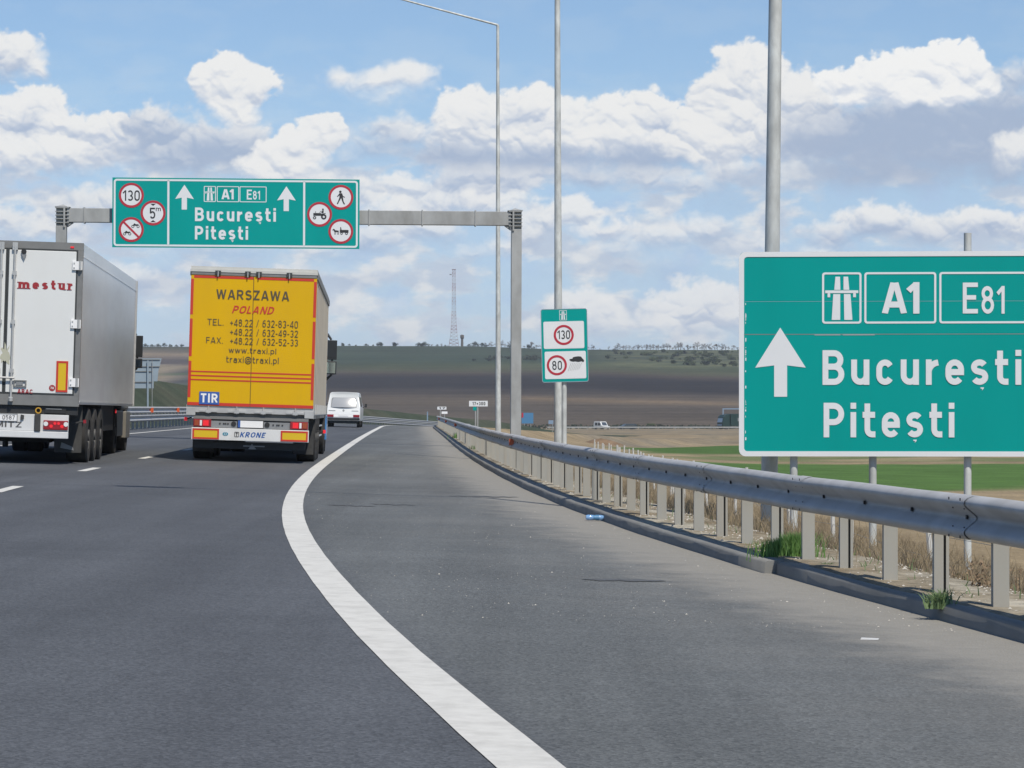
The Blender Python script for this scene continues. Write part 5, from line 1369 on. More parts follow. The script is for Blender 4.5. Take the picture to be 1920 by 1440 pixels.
# --- the white refrigerated trailer in the left lane
def white_lorry():
    (X, Y, Z), k, c, a = rear_frame(3.0, 868.5, 1.75)
    root = thing('lorry', 'white and steel refrigerated lorry with red lettering in the left lane', 'lorry', (X, Y, Z), (0, a, math.radians(4.1)))
    q = lambda u: u / 3.063; w = lambda v: 430 + v / 3.063
    C = lambda u, v: c(q(u), w(v))
    hw = 1.29; zb = C(430, 1005)[1]; zt = C(400, 78)[1]; Lg = 13.4
    for sx in (-1, 1):
        b = MB(); b.box(sx * (hw - .02) - .02, sx * (hw - .02) + .02, .10, Lg - .06, zb + .001, zt, 'steelside')
        for zz in (zb + .05, zt - .22): b.box(sx * (hw + .0035) - .0035, sx * (hw + .0035) + .0035, .12, Lg - .08, zz - .012, zz + .012, 'steelside')
        b.build('side_panel', root)
    rv = MB(); rv.box(-hw + .042, hw - .042, .10, Lg - .06, zt - .06, zt - .002, 'alu'); rv.box(-hw + .042, hw - .042, Lg - .12, Lg - .062, zb, zt - .062, 'alu'); rv.box(-hw + .042, hw - .042, .1, Lg - .13, zb, zb + .1, 'aluframe'); rv.build('roof', root)
    for sx in (-1, 1): cp = MB(); cp.box(sx * (hw + .006) - .03, sx * (hw + .006) + .022, Lg - .07, Lg + .01, zb, zt + .004, 'alu'); cp.build('corner_post', root)
    # rear portal frame
    fr = MB(); fr.box(-hw, hw, 0, .098, zt - .115, zt + .01, 'aluframe'); fr.box(-hw, hw, 0, .098, zb - .04, zb + .145, 'aluframe')
    for sx in (-1, 1): fr.box(sx * (hw - .045) - .045, sx * (hw - .045) + .045, 0, .098, zb + .147, zt - .117, 'aluframe')
    for u in (412, -392): x = C(u, 92)[0] if u > 0 else -C(412, 92)[0]; fr.box(x - .03, x + .03, -.012, -.001, zt - .085, zt - .055, 'lampredlit')
    fr.build('rear_frame', root)
    xm = C(38, 550)[0] - .0; xm = -.02 if abs(xm) < .02 else xm
    xm = C(32, 550)[0]
    for x0, x1 in ((-hw + .115, xm - .03), (xm + .03, hw - .115)):
        d = MB(); d.box(x0, x1, -.012, .09, zb + .175, zt - .145, 'truckwhite'); door = d.build('door', root, bevel=.008)
        g = MB(); g.frame(x0 - .028, x1 + .028, zb + .147, zt - .117, .028, -.002, .08, 'seal'); g.build('seal', door)
        right = x1 > .5
        hx = x1 if right else x0; sg = 1 if right else -1
        for v in (207, 543, 880):
            zz = C(430, v)[1]; h = MB(); h.box(min(hx - sg * .06, hx + sg * .11), max(hx - sg * .06, hx + sg * .11), -.045, -.0125, zz - .075, zz + .075, 'platewhite')
            for dz in (-.04, .04): h.box(hx - sg * .03 - .012, hx - sg * .03 + .012, -.052, -.0455, zz + dz - .012, zz + dz + .012, 'alu')
            h.tube((hx + sg * .075, -.05, zz - .08), (hx + sg * .075, -.05, zz + .08), .022, .022, 'alu', 8); h.build('hinge', door)
        bxs = (x0 + .10,) if right else (x1 - .07,)
        for xb in bxs:
            l = MB(); l.tube((xb, -.045, zb + .02), (xb, -.045, zt - .03), .020, .020, 'alu', 10)
            for zz in (zb + .06, zb + .55, (zb + zt) / 2, zt - .55, zt - .07): l.box(xb - .035, xb + .035, -.062, -.0125, zz - .035, zz + .035, 'alu')
            l.box(xb - .045, xb + .045, -.06, -.015, zt - .15, zt - .02, 'alu')
            l.tube((xb, -.06, zb + .08), (xb, -.06, zb + .02), .035, .03, 'alu', 10); l.build('lock_bar', door, smooth=True)
    xb = C(75, 850)[0]
    k_ = MB(); zz = C(60, 852)[1]; k_.tube((xb - .5, -.07, zz), (xb + .03, -.07, zz), .018, .018, 'alu', 8)
    x0, x1 = C(78, 885)[0], C(151, 885)[0]; z0_, z1_ = C(110, 905)[1], C(110, 866)[1]
    k_.frame(x0, x1, z0_, z1_, .02, -.04, -.014, 'aluframe'); k_.box(x0 + .04, x1 - .06, -.035, -.014, z0_ + .03, z1_ - .03, 'lightbar'); k_.build('door_handle', root)
    st = MB(); x = C(137, 130)[0]; z = C(137, 128)[1]; st.disc(x, z, .045, -.05, -.0125, 'dark', 14); st.prism([(x - .04, z - .05), (x + .01, z - .14), (x + .045, z - .05)], -.05, -.0125, 'lightbar'); st.build('door_stop', root)
    t = MB(); y = -.0165
    def span(u0, u1, v0, v1): um = (u0 + u1) / 2; vm = (v0 + v1) / 2; return C(u0, vm)[0], C(u1, vm)[0], C(um, v1)[1], C(um, v0)[1]
    x0, x1, z0_, z1_ = span(100, 418, 292, 344)
    # 'mestur' in bold slab letters: heavy strokes with feet
    s_ = .23; gp_ = .26; word = 'mestur'; gl = [glyph(ch, s_)[0] * (1.12 if ch == 'm' else 1.0) for ch in word]; un = (x1 - x0) / (sum(gl) + gp_ * 5 + .16); cx = x0 + .08 * un; kz = (z1_ - z0_) / .98
    for ch, wv in zip(word, gl):
        wv *= un; put_text(t, ch, cx, cx + wv, z0_, z0_ + kz, y, 'maroon', s=s_)
        sf = .075 * kz; e_ = .10 * un; hw_ = s_ * un * .5 * (wv / un) / glyph(ch, s_)[0]
        def ser(a_, b_, zz): t.prism(rrect(a_, b_, zz, zz + sf), y - .004, y - .002, 'maroon')
        if ch == 'm':
            for xc in (cx + hw_, cx + wv / 2, cx + wv - hw_): ser(xc - hw_ - e_, xc + hw_ + e_, z0_)
            ser(cx - e_, cx + hw_, z0_ + .73 * kz - sf)
        if ch == 'r': ser(cx - e_, cx + 2 * hw_ + e_, z0_); ser(cx - e_, cx + hw_, z0_ + .73 * kz - sf)
        if ch == 'u': ser(cx - e_, cx + hw_, z0_ + .73 * kz - sf); ser(cx + wv - 2 * hw_ - e_, cx + wv - hw_, z0_ + .73 * kz - sf); ser(cx + wv - hw_, cx + wv + e_, z0_)
        cx += wv + gp_ * un
    t.build('lettering', root); t = MB()
    put_text(t, 'ARAC', *span(100, 187, 918, 942), y, 'maroon', s=.2); t.build('lettering', root); t = MB()
    x0, x1, z0_, z1_ = span(279, 315, 893, 929); t.disc((x0 + x1) / 2, (z0_ + z1_) / 2, (x1 - x0) / 2, y, y + .003, 'maroon', 24); put_text(t, '70', x0 + .025, x1 - .025, z0_ + .035, z1_ - .035, y - .0025, 'platewhite', s=.18)
    t.build('roundel', root)
    dc = MB(); rr = random.Random(9)   # torn remains of a sticker left of the lock bar
    cxs, czs = C(30, 720); ply = []
    for i in range(22):
        an = 2 * math.pi * i / 22; rad_ = rr.uniform(.35, 1.0); ply.append((cxs + math.cos(an) * .12 * rad_, czs + math.sin(an) * .24 * rad_))
    dc.prism(ply, y + .001, y + .003, 'sticker')
    dc.build('sticker_remains', root)
    mk = MB(); x0, x1, z0_, z1_ = span(320, 387, 756, 935); mk.box(x0, x1, y - .004, y + .003, z0_, z1_, 'markyellow'); mk.frame(x0, x1, z0_, z1_, .035, y - .008, y - .0045, 'truckred'); mk.build('marker_plate', root)
    # under the doors
    un_ = MB(); un_.box(-hw + .02, hw - .02, .05, .12, C(100, 1058)[1], zb - .042, 'dark'); un_.ring(C(218, 1040)[0], C(218, 1040)[1], .035, .055, .0, .03, 'lampring', 18)
    zz = C(330, 1040)[1]; un_.box(C(255, 1040)[0], C(375, 1040)[0], .02, .045, zz - .05, zz + .03, 'dark'); un_.box(C(262, 1032)[0], C(350, 1032)[0], .012, .0195, zz + .015, zz + .028, 'lightbar'); un_.build('rear_crossmember', root)
    pn = MB(); z0_, z1_ = C(200, 1158)[1], C(200, 1062)[1]; xr = C(390, 1110)[0]; pn.box(-xr, xr, -.01, .05, z0_, z1_, 'bumper'); panel = pn.build('rear_panel', root, bevel=.006)
    bb = MB(); bb.box(-xr, xr, -.03, .06, C(200, 1198)[1], z0_ - .003, 'bumper'); bb.build('bumper', root, bevel=.01)
    sv = MB(); sv.box(C(197, 1110)[0], C(231, 1110)[0], -.05, -.0105, z0_ - .005, z1_ + .01, 'flap'); sv.build('buffer', root, bevel=.01); sv = MB(); sv.box(-C(231, 1110)[0], -C(197, 1110)[0], -.05, -.0105, z0_ - .005, z1_ + .01, 'flap'); sv.build('buffer', root, bevel=.01)
    for sx in (1, -1):
        x0, x1 = C(248, 1125)[0], C(388, 1125)[0]; l = MB(); za, zb_ = C(318, 1152)[1], C(318, 1098)[1]
        xa, xb = (x0, x1) if sx > 0 else (-x1, -x0)
        l.box(xa, xb, -.05, -.0105, za, zb_, 'lampred'); lo = l.build('tail_lamp', panel, bevel=.01)
        for f_, r_, m_ in ((.10, .040, 'lampclear'), (.32, .03, 'lampredlit'), (.47, .026, 'lampredlit'), (.62, .026, 'lampredlit'), (.76, .03, 'lampredlit'), (.92, .040, 'lampclear')):
            e = MB(); e.disc(xa + (xb - xa) * f_, (za + zb_) / 2 + (.02 if m_ == 'lampclear' else (-.02 if f_ in (.32, .76) else .03)), r_, -.056, -.0505, m_, 16); e.build('lens', lo)
    pl = MB(); x1 = C(97, 1080)[0]; zt_ = z1_ - .01; pl.box(x1 - .52, x1, -.024, -.0105, zt_ - .115, zt_, 'platewhite'); pl.frame(x1 - .53, x1 + .01, zt_ - .125, zt_ + .008, .012, -.028, -.0105, 'lightbar')
    put_text(pl, 'E 0587', x1 - .34, x1 - .035, zt_ - .095, zt_ - .02, -.0255, 'textgrey', s=.14); pl.build('number_plate', panel)
    bx = MB(); x = C(122, 1085)[0]; bx.prism([(x - .01, zt_ - .1), (x + .045, zt_ - .07), (x + .045, zt_ - .01), (x - .01, zt_)], -.04, -.0105, 'flap'); bx.build('plate_lamp', panel)
    mt = MB(); xe = C(123, 1120)[0]; put_text(mt, 'SCHMITZ', xe - .86, xe, C(60, 1136)[1], C(60, 1104)[1], -.0125, 'textgrey', s=.17); mt.build('maker_lettering', panel)
    ub = MB(); ub.box(-.55, .55, .3, 12.5, .8, zb - .05, 'dark')
    for sx in (-1, 1): ub.box(sx * .5 - .06, sx * .5 + .06, .2, 13.0, .6, .9, 'dark')
    for yy in (2.4, 3.71, 5.02): ub.tube((-1.0, yy, .5), (1.0, yy, .5), .09, .09, 'dark', 10); ub.box(-.6, .6, yy - .25, yy + .25, .35, .75, 'dark')
    for sx in (-1, 1): ub.tube((sx * .9, 8.2, .95), (sx * .9, 8.2, .15), .06, .06, 'dark', 8)
    ub.box(.35, 1.2, 5.9, 9.0, .55, 1.05, 'dark'); ub.box(-1.2, -.35, 5.9, 9.0, .55, 1.05, 'dark'); ub.build('chassis', root)
    for sx in (-1, 1):
        f = MB(); f.box(sx * 1.03 - .24, sx * 1.03 + .24, 1.0, 1.03, .20, 1.05, 'flap'); f.prism([(sx * 1.0 - .1, .28), (sx * 1.0 + .14, .24), (sx * 1.0 + .12, .30), (sx * 1.0 - .08, .38)], .992, .9985, 'lightbar'); f.build('mud_flap', root)
        m = MB(); e = C(432, 1113); m.tube((sx * 1.1, .3, e[1] - .03), (sx * 1.36, .3, e[1] + .03), .013, .018, 'flap', 6); m.box(sx * 1.38 - .025, sx * 1.38 + .025, .27, .33, e[1], e[1] + .06, 'lampred'); m.build('side_lamp', root)
        m2 = MB(); m2.box(sx * (hw - .03) - .012, sx * (hw - .03) + .012, 8.8, 8.9, .9, .97, 'lampredlit'); m2.build('side_lamp', root)
    wheels(root, (2.4, 3.71, 5.02), 1.28, .5, .385)
    tractor_unit(root, Lg + .15, 'cabbeige', 1.02, 3.4, (2.44, 2.05), 'cabbeige', 1.32, (.25, .11))
M['sticker'] = mat('sticker_remains', (0.42, 0.42, 0.33), 0.7)
M['lampring'] = mat('ring_amber', (0.5, 0.28, 0.03), 0.4)
white_lorry()

# --- the white van ahead
def van():
    (X, Y, Z), k, c, a = rear_frame(643.5, 801.0, 1.2)
    root = thing('van', 'old white van with rear window catching the sun, ahead of the yellow lorry', 'van', (X, Y, Z), (0, a, math.radians(0.6)))
    q = lambda u: 600 + u / 8.727; w = lambda v: 720 + v / 8.727
    C = lambda u, v: c(q(u), w(v))
    # body: cross sections from tail to nose
    secs = []
    def sec(y, hwb, hwt, zt, zmid=1.0, zb=.36):
        pts = []
        for x, z in [(hwb * .97, zb), (hwb, .5), (hwb, zmid), (hwb * .985, zmid + .12), (hwt, zt - .18), (hwt * .96, zt - .07), (hwt * .84, zt - .015), (hwt * .4, zt), (0, zt + .005)]: pts.append((x, z))
        full = pts + [(-x, z) for x, z in reversed(pts[:-1])]
        return [(x, y, z) for x, z in full]
    secs = [sec(-.02, .90, .78, 1.80, 1.0, .50), sec(.03, .92, .80, 1.86), sec(.35, .92, .80, 1.95), sec(3.2, .92, .80, 1.95), sec(3.9, .92, .78, 1.80), sec(4.3, .90, .80, 1.25, .95), sec(4.5, .86, .80, 1.0, .85)]
    n = len(secs[0]); b = MB(); V = [p for s in secs for p in s]
    # lean the tail gate: the upper rear points move forward
    for i in range(n):
        x, y, z = V[i]; V[i] = (x, y + max(0, z - 1.02) * .52, z)
        x, y, z = V[n + i]; V[n + i] = (x, y + max(0, z - 1.02) * .40, z)
    b.add(V, [(s * n + i, s * n + (i + 1) % n, (s + 1) * n + (i + 1) % n, (s + 1) * n + i) for s in range(len(secs) - 1) for i in range(n)] + [tuple(range(n))[::-1], tuple(range((len(secs) - 1) * n, len(secs) * n))], 'vanwhite')
    body = b.build('body', root, smooth=True)
    def gate_y(z): return -.02 + max(0, z - 1.02) * .52
    g = MB()
    def gp(pts, off, m, mb): mb.add([(x, gate_y(z) - off, z) for x, z in pts], [tuple(range(len(pts)))], m)
    win = [(-.70, 1.10), (.70, 1.10), (.66, 1.55), (.60, 1.63), (-.60, 1.63), (-.66, 1.55)]
    g.add([(x * 1.02, gate_y(z) - .008, 1.365 + (z - 1.365) * 1.03) for x, z in win] + [(x * 1.02, gate_y(z) + .01, 1.365 + (z - 1.365) * 1.03) for x, z in win], [tuple(range(6)), tuple(range(11, 5, -1))] + [(i, 6 + i, 6 + (i + 1) % 6, (i + 1) % 6) for i in range(6)], 'black')
    wo = g.build('rear_window', body)
    gg = MB(); nx_, nz_ = 22, 6; V = []
    for j in range(nz_ + 1):
        z = 1.10 + .53 * j / nz_; hwz = .70 - .07 * j / nz_ - (.04 if j == nz_ else 0)
        for i in range(nx_ + 1):
            x = -hwz + 2 * hwz * i / nx_; V.append((x, gate_y(z) - .012 - .075 * (1 - (x / .7) ** 2) - .02 * (1 - ((z - 1.365) / .27) ** 2), z))
    gg.add(V, [(j * (nx_ + 1) + i, j * (nx_ + 1) + i + 1, (j + 1) * (nx_ + 1) + i + 1, (j + 1) * (nx_ + 1) + i) for j in range(nz_) for i in range(nx_)], 'vancurtain'); gg.build('pane', wo, smooth=True)
    for s in (-1, 1):
        sw = MB(); sw.add([(s * .905, .75, 1.15), (s * .905, 2.9, 1.15), (s * .818, 2.9, 1.68), (s * .818, .75, 1.68)], [(0, 1, 2, 3)], 'glass'); sw.build('side_window', body)
        l = MB(); x0 = .54; l.box(min(s * x0, s * .89), max(s * x0, s * .89), -.055, -.019, .56, .70, 'lampred'); lo = l.build('tail_lamp', body, bevel=.01)
        v = MB(); v.box(min(s * .45, s * .82), max(s * .45, s * .82), -.032, -.0205, .90, .925, 'lightbar'); v.build('air_slot', body)
        m = MB(); m.box(min(s * 1.02, s * 1.14), max(s * 1.02, s * 1.14), 3.35, 3.42, 1.12, 1.32, 'mirror'); m.tube((s * .88, 3.45, 1.1), (s * 1.05, 3.4, 1.18), .02, .02, 'mirror', 6); m.build('mirror', body)
    p = MB(); p.box(-.9, .9, -.10, .02, .40, .52, 'black'); p.box(-.62, .62, -.035, -.0205, .545, .625, 'platewhite'); p.build('bumper', root, bevel=.02)
    e = MB(); e.ring(0, .93, .035, .055, -.03, -.0205, 'lightbar', 18); e.prism([(-.03, .955), (0, .90), (.03, .955), (.018, .955), (0, .92), (-.018, .955)][::-1], -.029, -.0205, 'lightbar'); e.build('emblem', body)
    np_ = MB(); np_.box(-.26, .26, -.045, -.036, .60, .71, 'platewhite'); np_.build('number_plate', body)
    u = MB(); u.box(-.75, .75, .05, 4.2, .22, .45, 'black'); u.build('underbody', root)
    wheels(root, (.95, 3.4), .90, .32, .19)
    wp = MB(); wp.tube((-.1, .0, 1.08), (.28, .04, 1.16), .012, .008, 'black', 6); wp.build('wiper', body)
van()

# --- vehicles on the far road
def far_vehicle(kind, label, px, pyb, Y, heading):
    k = F / Y; X = (px - 960) / k; z = CAMH - (pyb - HOR) / k
    root = thing({'van': 'van', 'car': 'car', 'lorry': 'lorry'}[kind], label, kind, (X, Y, z), (0, 0, heading))
    if kind == 'lorry':
        b = MB(); b.box(-1.25, 1.25, -6.5, .2, .9, 3.7, 'darktruck'); b.build('cargo_body', root, bevel=.06)
        cb = MB(); cb.prism_x([(.4, .6), (2.3, .6), (2.4, 1.6), (2.1, 3.0), (1.5, 3.5), (.4, 3.6)], -1.22, 1.22, 'darktruck'); cab = cb.build('cab', root, bevel=.08)
        g = MB(); g.add([(-1.05, 2.43, 1.75), (1.05, 2.43, 1.75), (1.0, 2.20, 2.7), (-1.0, 2.20, 2.7)], [(0, 1, 2, 3)], 'infoblue'); g.build('windscreen', cab)
        gr = MB(); gr.box(-.9, .9, 2.41, 2.45, .95, 1.35, 'infoblue'); gr.build('grille', cab)
        t = MB(); t.box(-1.262, -1.252, -4.6, -1.7, 2.0, 2.75, 'lightbar'); t.build('side_marking', root); t = MB(); t.box(1.252, 1.262, -4.6, -1.7, 2.0, 2.75, 'lightbar'); t.build('side_marking', root)
        wheels(root, (1.4, -4.6, -5.8), 1.22, .5, .3)
    else:
        h = 1.9 if kind == 'van' else 1.45; L_ = 4.2
        col = 'vanwhite' if kind == 'van' else 'darkcar'
        b = MB(); p_ = [(-L_ / 2, .35), (L_ / 2, .35), (L_ / 2, .8), (L_ / 2 - .9, .95), (L_ / 2 - 1.6, h), (-L_ / 2 + .2, h), (-L_ / 2, 1.0)]
        b.prism_x(p_, -.85, .85, col); body = b.build('body', root, bevel=.08)
        g = MB(); g.add([(-.7, L_ / 2 - .93, 1.0), (.7, L_ / 2 - .93, 1.0), (.62, L_ / 2 - 1.5, h - .12), (-.62, L_ / 2 - 1.5, h - .12)], [(0, 1, 2, 3)], 'glass')
        for s in (-1, 1):
            for y0, y1 in ((-1.5, -.5), (-.35, .5)): g.add([(s * .856, y0, 1.0), (s * .856, y1, 1.0), (s * .856, y1 - .1, h - .25), (s * .856, y0, h - .25)], [(0, 1, 2, 3)], 'glass')
        g.build('windows', body)
        wheels(root, (-1.3, 1.3), .86, .31, .2)
far_vehicle('van', 'small white van driving along the far road across the field', 1128.5, 806, 610, math.radians(215))
far_vehicle('car', 'small dark car following the white van on the far road', 1176, 806.5, 612, math.radians(110))
far_vehicle('lorry', 'dark green lorry on the far road near the large sign', 1366, 806, 616, math.radians(118))
# ------------------------------------------------------------------ far road, mast, trees, shrubs
def far_strip():
    xs = np.linspace(-60, 220, 60); ys = np.array([604.0, 622.0]); Xg, Yg = np.meshgrid(xs, ys, indexing='ij')
    Z = CAMH - (805.6 - HOR) / F * 612 + 0 * Xg
    o = grid_obj('far_road', np.stack([Xg.ravel(), Yg.ravel(), Z.ravel()], 1), len(xs), 2, [mat('far_asphalt', (0.13, 0.135, 0.14), .8, var=.1, scale=.2)])
    zz = float(Z.ravel()[0])
    g = thing('guard_rail', 'thin pale guardrail along the near edge of the far road', 'guardrail', (0, 0, 0))
    b = MB(); b.box(8, 120, 603.2, 603.3, zz + .45, zz + .75, 'galv_far'); b.build('beam', g)
    p = MB()
    for x in np.arange(9, 120, 4): p.box(x - .06, x + .06, 603.31, 603.4, zz - .6, zz + .7, 'galv_far')
    o = p.build('posts', g)
    # clipped dark hedge behind the far road
    nx = 420; xs = np.linspace(-75, 150, nx); v = []; f = []
    mb = MB(); r = random.Random(4); N_ = 5200
    for i in range(N_):
        x = r.uniform(-75, 150); y = 632 + r.uniform(-1.3, 1.3); z = zz + r.uniform(-.5, 1.0) ; s = r.uniform(.18, .42)
        if z > zz + .75 and r.random() < .4: continue
        t = r.uniform(0, 6.28); u = r.uniform(-.6, .6)
        a = Vector((math.cos(t), math.sin(t) * .5, u)) * s; b_ = Vector((-u, .2, 1)) * s * .7; p0 = Vector((x, y, z))
        mb.add([p0 - a, p0 + b_, p0 + a, p0 - b_], [(0, 1, 2, 3)], 'hedge')
    o = mb.build('hedge'); tag(o, 'long low dark hedge behind the far road below the ploughed hill', 'hedge')
far_strip()

def mast():
    Y = 2000.0; k = F / Y; X = (851 - 960) / k
    z0 = float(ground_h(np.array(X), np.array(Y))); H = (645 - 503) / k + 1
    root = thing('radio_mast', 'tall red and white lattice radio mast on the ridge', 'radio mast', (X, Y, z0 - .5))
    wid = lambda t: 3.6 * (1 - t) + 1.15 * t if t < .35 else np.interp(t, [.35, 1], [2.1, 1.05])
    wid = lambda t: float(np.interp(t, [0, .18, .40, 1.0], [3.7, 2.3, 1.55, 1.0]))
    nseg = 22
    cols = {}
    for i in range(nseg):
        t0, t1 = i / nseg, (i + 1) / nseg; m = 'mastred' if (i // 2) % 2 == 0 else 'mastwhite'
        mb = cols.setdefault(m, MB()); w0, w1 = wid(t0), wid(t1); z_0, z_1 = H * t0, H * t1
        cs = [(-1, -1), (1, -1), (1, 1), (-1, 1)]; rr = .115
        for j in range(4):
            a, b = cs[j], cs[(j + 1) % 4]
            mb.tube((a[0] * w0, a[1] * w0, z_0), (a[0] * w1, a[1] * w1, z_1), rr, rr, m, 4, False)
            mb.tube((a[0] * w0, a[1] * w0, z_0), (b[0] * w1, b[1] * w1, z_1), rr * .7, rr * .7, m, 4, False)
            mb.tube((b[0] * w0, b[1] * w0, z_0), (a[0] * w1, a[1] * w1, z_1), rr * .7, rr * .7, m, 4, False)
            mb.tube((a[0] * w1, a[1] * w1, z_1), (b[0] * w1, b[1] * w1, z_1), rr * .8, rr * .8, m, 4, False)
    la = MB()
    for m, mb in cols.items(): la.add(mb.v, mb.f, m)
    la.build('lattice', root)
    a = MB(); a.box(-1.5, 1.5, -1.5, 1.5, H, H + .3, 'mastred'); a.box(-3.2, -1.6, -.3, .3, H - 4.0, H - 3.2, 'lightbar'); a.build('antenna_platform', root)
    X2 = (866.5 - 960) / k; z2 = float(ground_h(np.array(X2), np.array(Y)))
    r2 = thing('water_tower', 'small dark water tower beside the radio mast', 'water tower', (X2, Y, z2 - .5))
    p = MB(); p.tube((0, 0, 0), (0, 0, 5.8), 1.0, .85, 'bark', 14); p.build('shaft', r2, smooth=True)
    p = MB(); p.tube((0, 0, 5.81), (0, 0, 6.6), .9, 1.45, 'bark', 14); p.tube((0, 0, 6.61), (0, 0, 8.6), 1.45, 1.45, 'bark', 14); p.tube((0, 0, 8.61), (0, 0, 9.1), 1.45, .5, 'bark', 14); p.build('tank', r2, smooth=True)
mast()

def tree_proto(seed, h=7.0, leafy=False):
    r = random.Random(seed); root = thing('ridge_tree', 'bare spring tree standing on the skyline of the hill', 'tree', (0, 0, 0), group='bare trees along the ridge')
    t = MB(); c = MB()
    t.tube((0, 0, -.6), (r.uniform(-.2, .2), 0, h * .38), .22, .15, 'bark', 6, False)
    ends = [((0, 0, h * .36), (r.uniform(-.2, .2), r.uniform(-.2, .2), 1), h * .3, .13, 0)]
    def grow(p, d, L_, rad, lev):
        d = Vector(d).normalized(); p = Vector(p); e = p + d * L_
        (t if lev < 2 else c).tube(p, e, rad, rad * .65, 'bark' if lev < 2 else 'twig', 4, False)
        if lev >= 4: return
        for _ in range(3 if lev < 3 else 4):
            nd = d + Vector((r.gauss(0, .55), r.gauss(0, .55), r.gauss(.05, .3)))
            grow(p + d * L_ * r.uniform(.55, 1.0), nd, L_ * r.uniform(.55, .8), max(rad * .6, .035), lev + 1)
    for _ in range(6): grow((0, 0, h * r.uniform(.08, .36)), (r.gauss(0, .6), r.gauss(0, .6), 1), h * r.uniform(.14, .26), .09, 0)
    t.build('trunk', root); c.build('crown', root)
    return root
def bush_proto(name, seed, label, group, m, w=1.6, h=1.5, n=420, cat='shrub'):
    r = random.Random(seed); root = thing(name, label, cat, (0, 0, 0), group=group)
    c = MB(); s_ = MB()
    for _ in range(6): s_.tube((r.uniform(-.1, .1), r.uniform(-.1, .1), -.3), (r.gauss(0, w * .3), r.gauss(0, w * .3), h * .7), .05, .02, 'bark', 4, False)
    lobes = [(r.gauss(0, w * .35), r.gauss(0, w * .35), h * r.uniform(.35, .75), r.uniform(.3, .55) * w) for _ in range(6)]
    for _ in range(n):
        lx_, ly_, lz_, lr = r.choice(lobes); d = Vector((r.gauss(0, 1), r.gauss(0, 1), r.gauss(0, .8))).normalized() * lr * r.uniform(.5, 1.05)
        p = Vector((lx_, ly_, max(.05, lz_))) + d; p.z = max(p.z, 0.0)
        a = Vector((r.gauss(0, 1), r.gauss(0, 1), r.gauss(0, 1))).normalized(); b = a.orthogonal().normalized(); q = r.uniform(.10, .22) * w * .6
        c.add([p - a * q, p + b * q * .7, p + a * q, p - b * q * .7], [(0, 1, 2, 3)], m)
    s_.build('stems', root); c.build('foliage', root)
    return root
def place(root, used, X, Y, s, rz, dz=0.0):
    o = copy_tree(root) if used else root
    o.location = (X, Y, float(ground_h(np.array(X), np.array(Y))) + dz); o.scale = (s, s, s); o.rotation_euler = (0, 0, rz)
    return o
trees = [tree_proto(20 + i) for i in range(5)]; tu = [False] * 5
dark = [bush_proto('ridge_shrub', 40 + i, 'dark rounded shrub standing on the skyline of the hill', 'dark shrubs along the ridge', 'scrubdark', 2.6, 3.0, 300) for i in range(2)]; du_ = [False] * 2
r = random.Random(12)
pxs = [1050 + r.uniform(-4, 4) for _ in range(0)]
spots = []
for a, b, n_, h0, h1 in ((905, 1010, 14, 4, 7), (1100, 1145, 4, 2.5, 4.5), (1150, 1390, 46, 4.0, 7.0), (1392, 1900, 40, 4, 7), (800, 845, 3, 2, 4), (1010, 1100, 12, 5, 8)):
    for i in range(n_): spots.append((a + (b - a) * (i + r.uniform(.1, .9)) / n_, r.uniform(h0, h1)))
for p_, h_ in spots:
    i = r.randrange(5); Y = r.uniform(1975, 2030); place(trees[i], tu[i], (p_ - 960) / F * Y, Y, h_ / 6.4 * r.uniform(.55, 1.25), r.uniform(0, 6.28), -.4); tu[i] = True
for p_, s_ in ((641, .75), (655, .5), (686, .6), (712, .95), (709, .8), (738, .9), (741, .95), (785, .95), (795, 1.1), (793, .8), (890, 1.15), (904, .9), (700, .4), (622, .7), (668, .4), (820, .5), (835, .4), (880, .6), (912, .7), (955, .8), (990, .9), (1000, .6), (308, .9), (296, .8), (284, .7), (318, .7), (330, .6), (341, .7), (272, .8)):
    i = r.randrange(2); Y = r.uniform(1985, 2010); place(dark[i], du_[i], (p_ - 960) / F * Y, Y, s_ * 1.15, r.uniform(0, 6.28), -.3); du_[i] = True
scr = [bush_proto('hillside_shrub', 60 + i, 'small green shrub scattered on the hillside slope', 'scrub on the hillside', m_, 2.2, 1.9, 260) for i, m_ in enumerate(('scrub', 'scrubdark', 'scrub'))]; su = [False] * 3
def yhill(px_, py_):
    ys = np.linspace(1000, 2000, 400); X = (px_ - 960) / F * ys; z = ground_h(X, ys); p = HOR - (z - CAMH) / ys * F
    return float(np.interp(-py_, -p, ys))
for _ in range(120):
    u = r.random()
    p_ = 1130 + 262 * u ** .7 if r.random() < .85 else r.uniform(1392, 1600); y_ = r.uniform(660, 676 + 14 * (p_ - 1130) / 260)
    Y = yhill(p_, y_); i = r.randrange(3); place(scr[i], su[i], (p_ - 960) / F * Y, Y, r.uniform(.5, 1.5), r.uniform(0, 6.28), -.2); su[i] = True
for _ in range(26):
    p_ = r.uniform(885, 1010); y_ = r.uniform(668, 674) + abs(p_ - 910) * .02; Y = yhill(p_, y_ + (6 if p_ < 925 else 0)); place(scr[1], su[1], (p_ - 960) / F * Y, Y, r.uniform(.7, 1.5), r.uniform(0, 6.28), -.2)
for p_, y_ in ((1225, 797), (1218, 799)):
    Y = 640.0; place(scr[0], True, (p_ - 960) / F * Y, Y, .55, 1, .2)

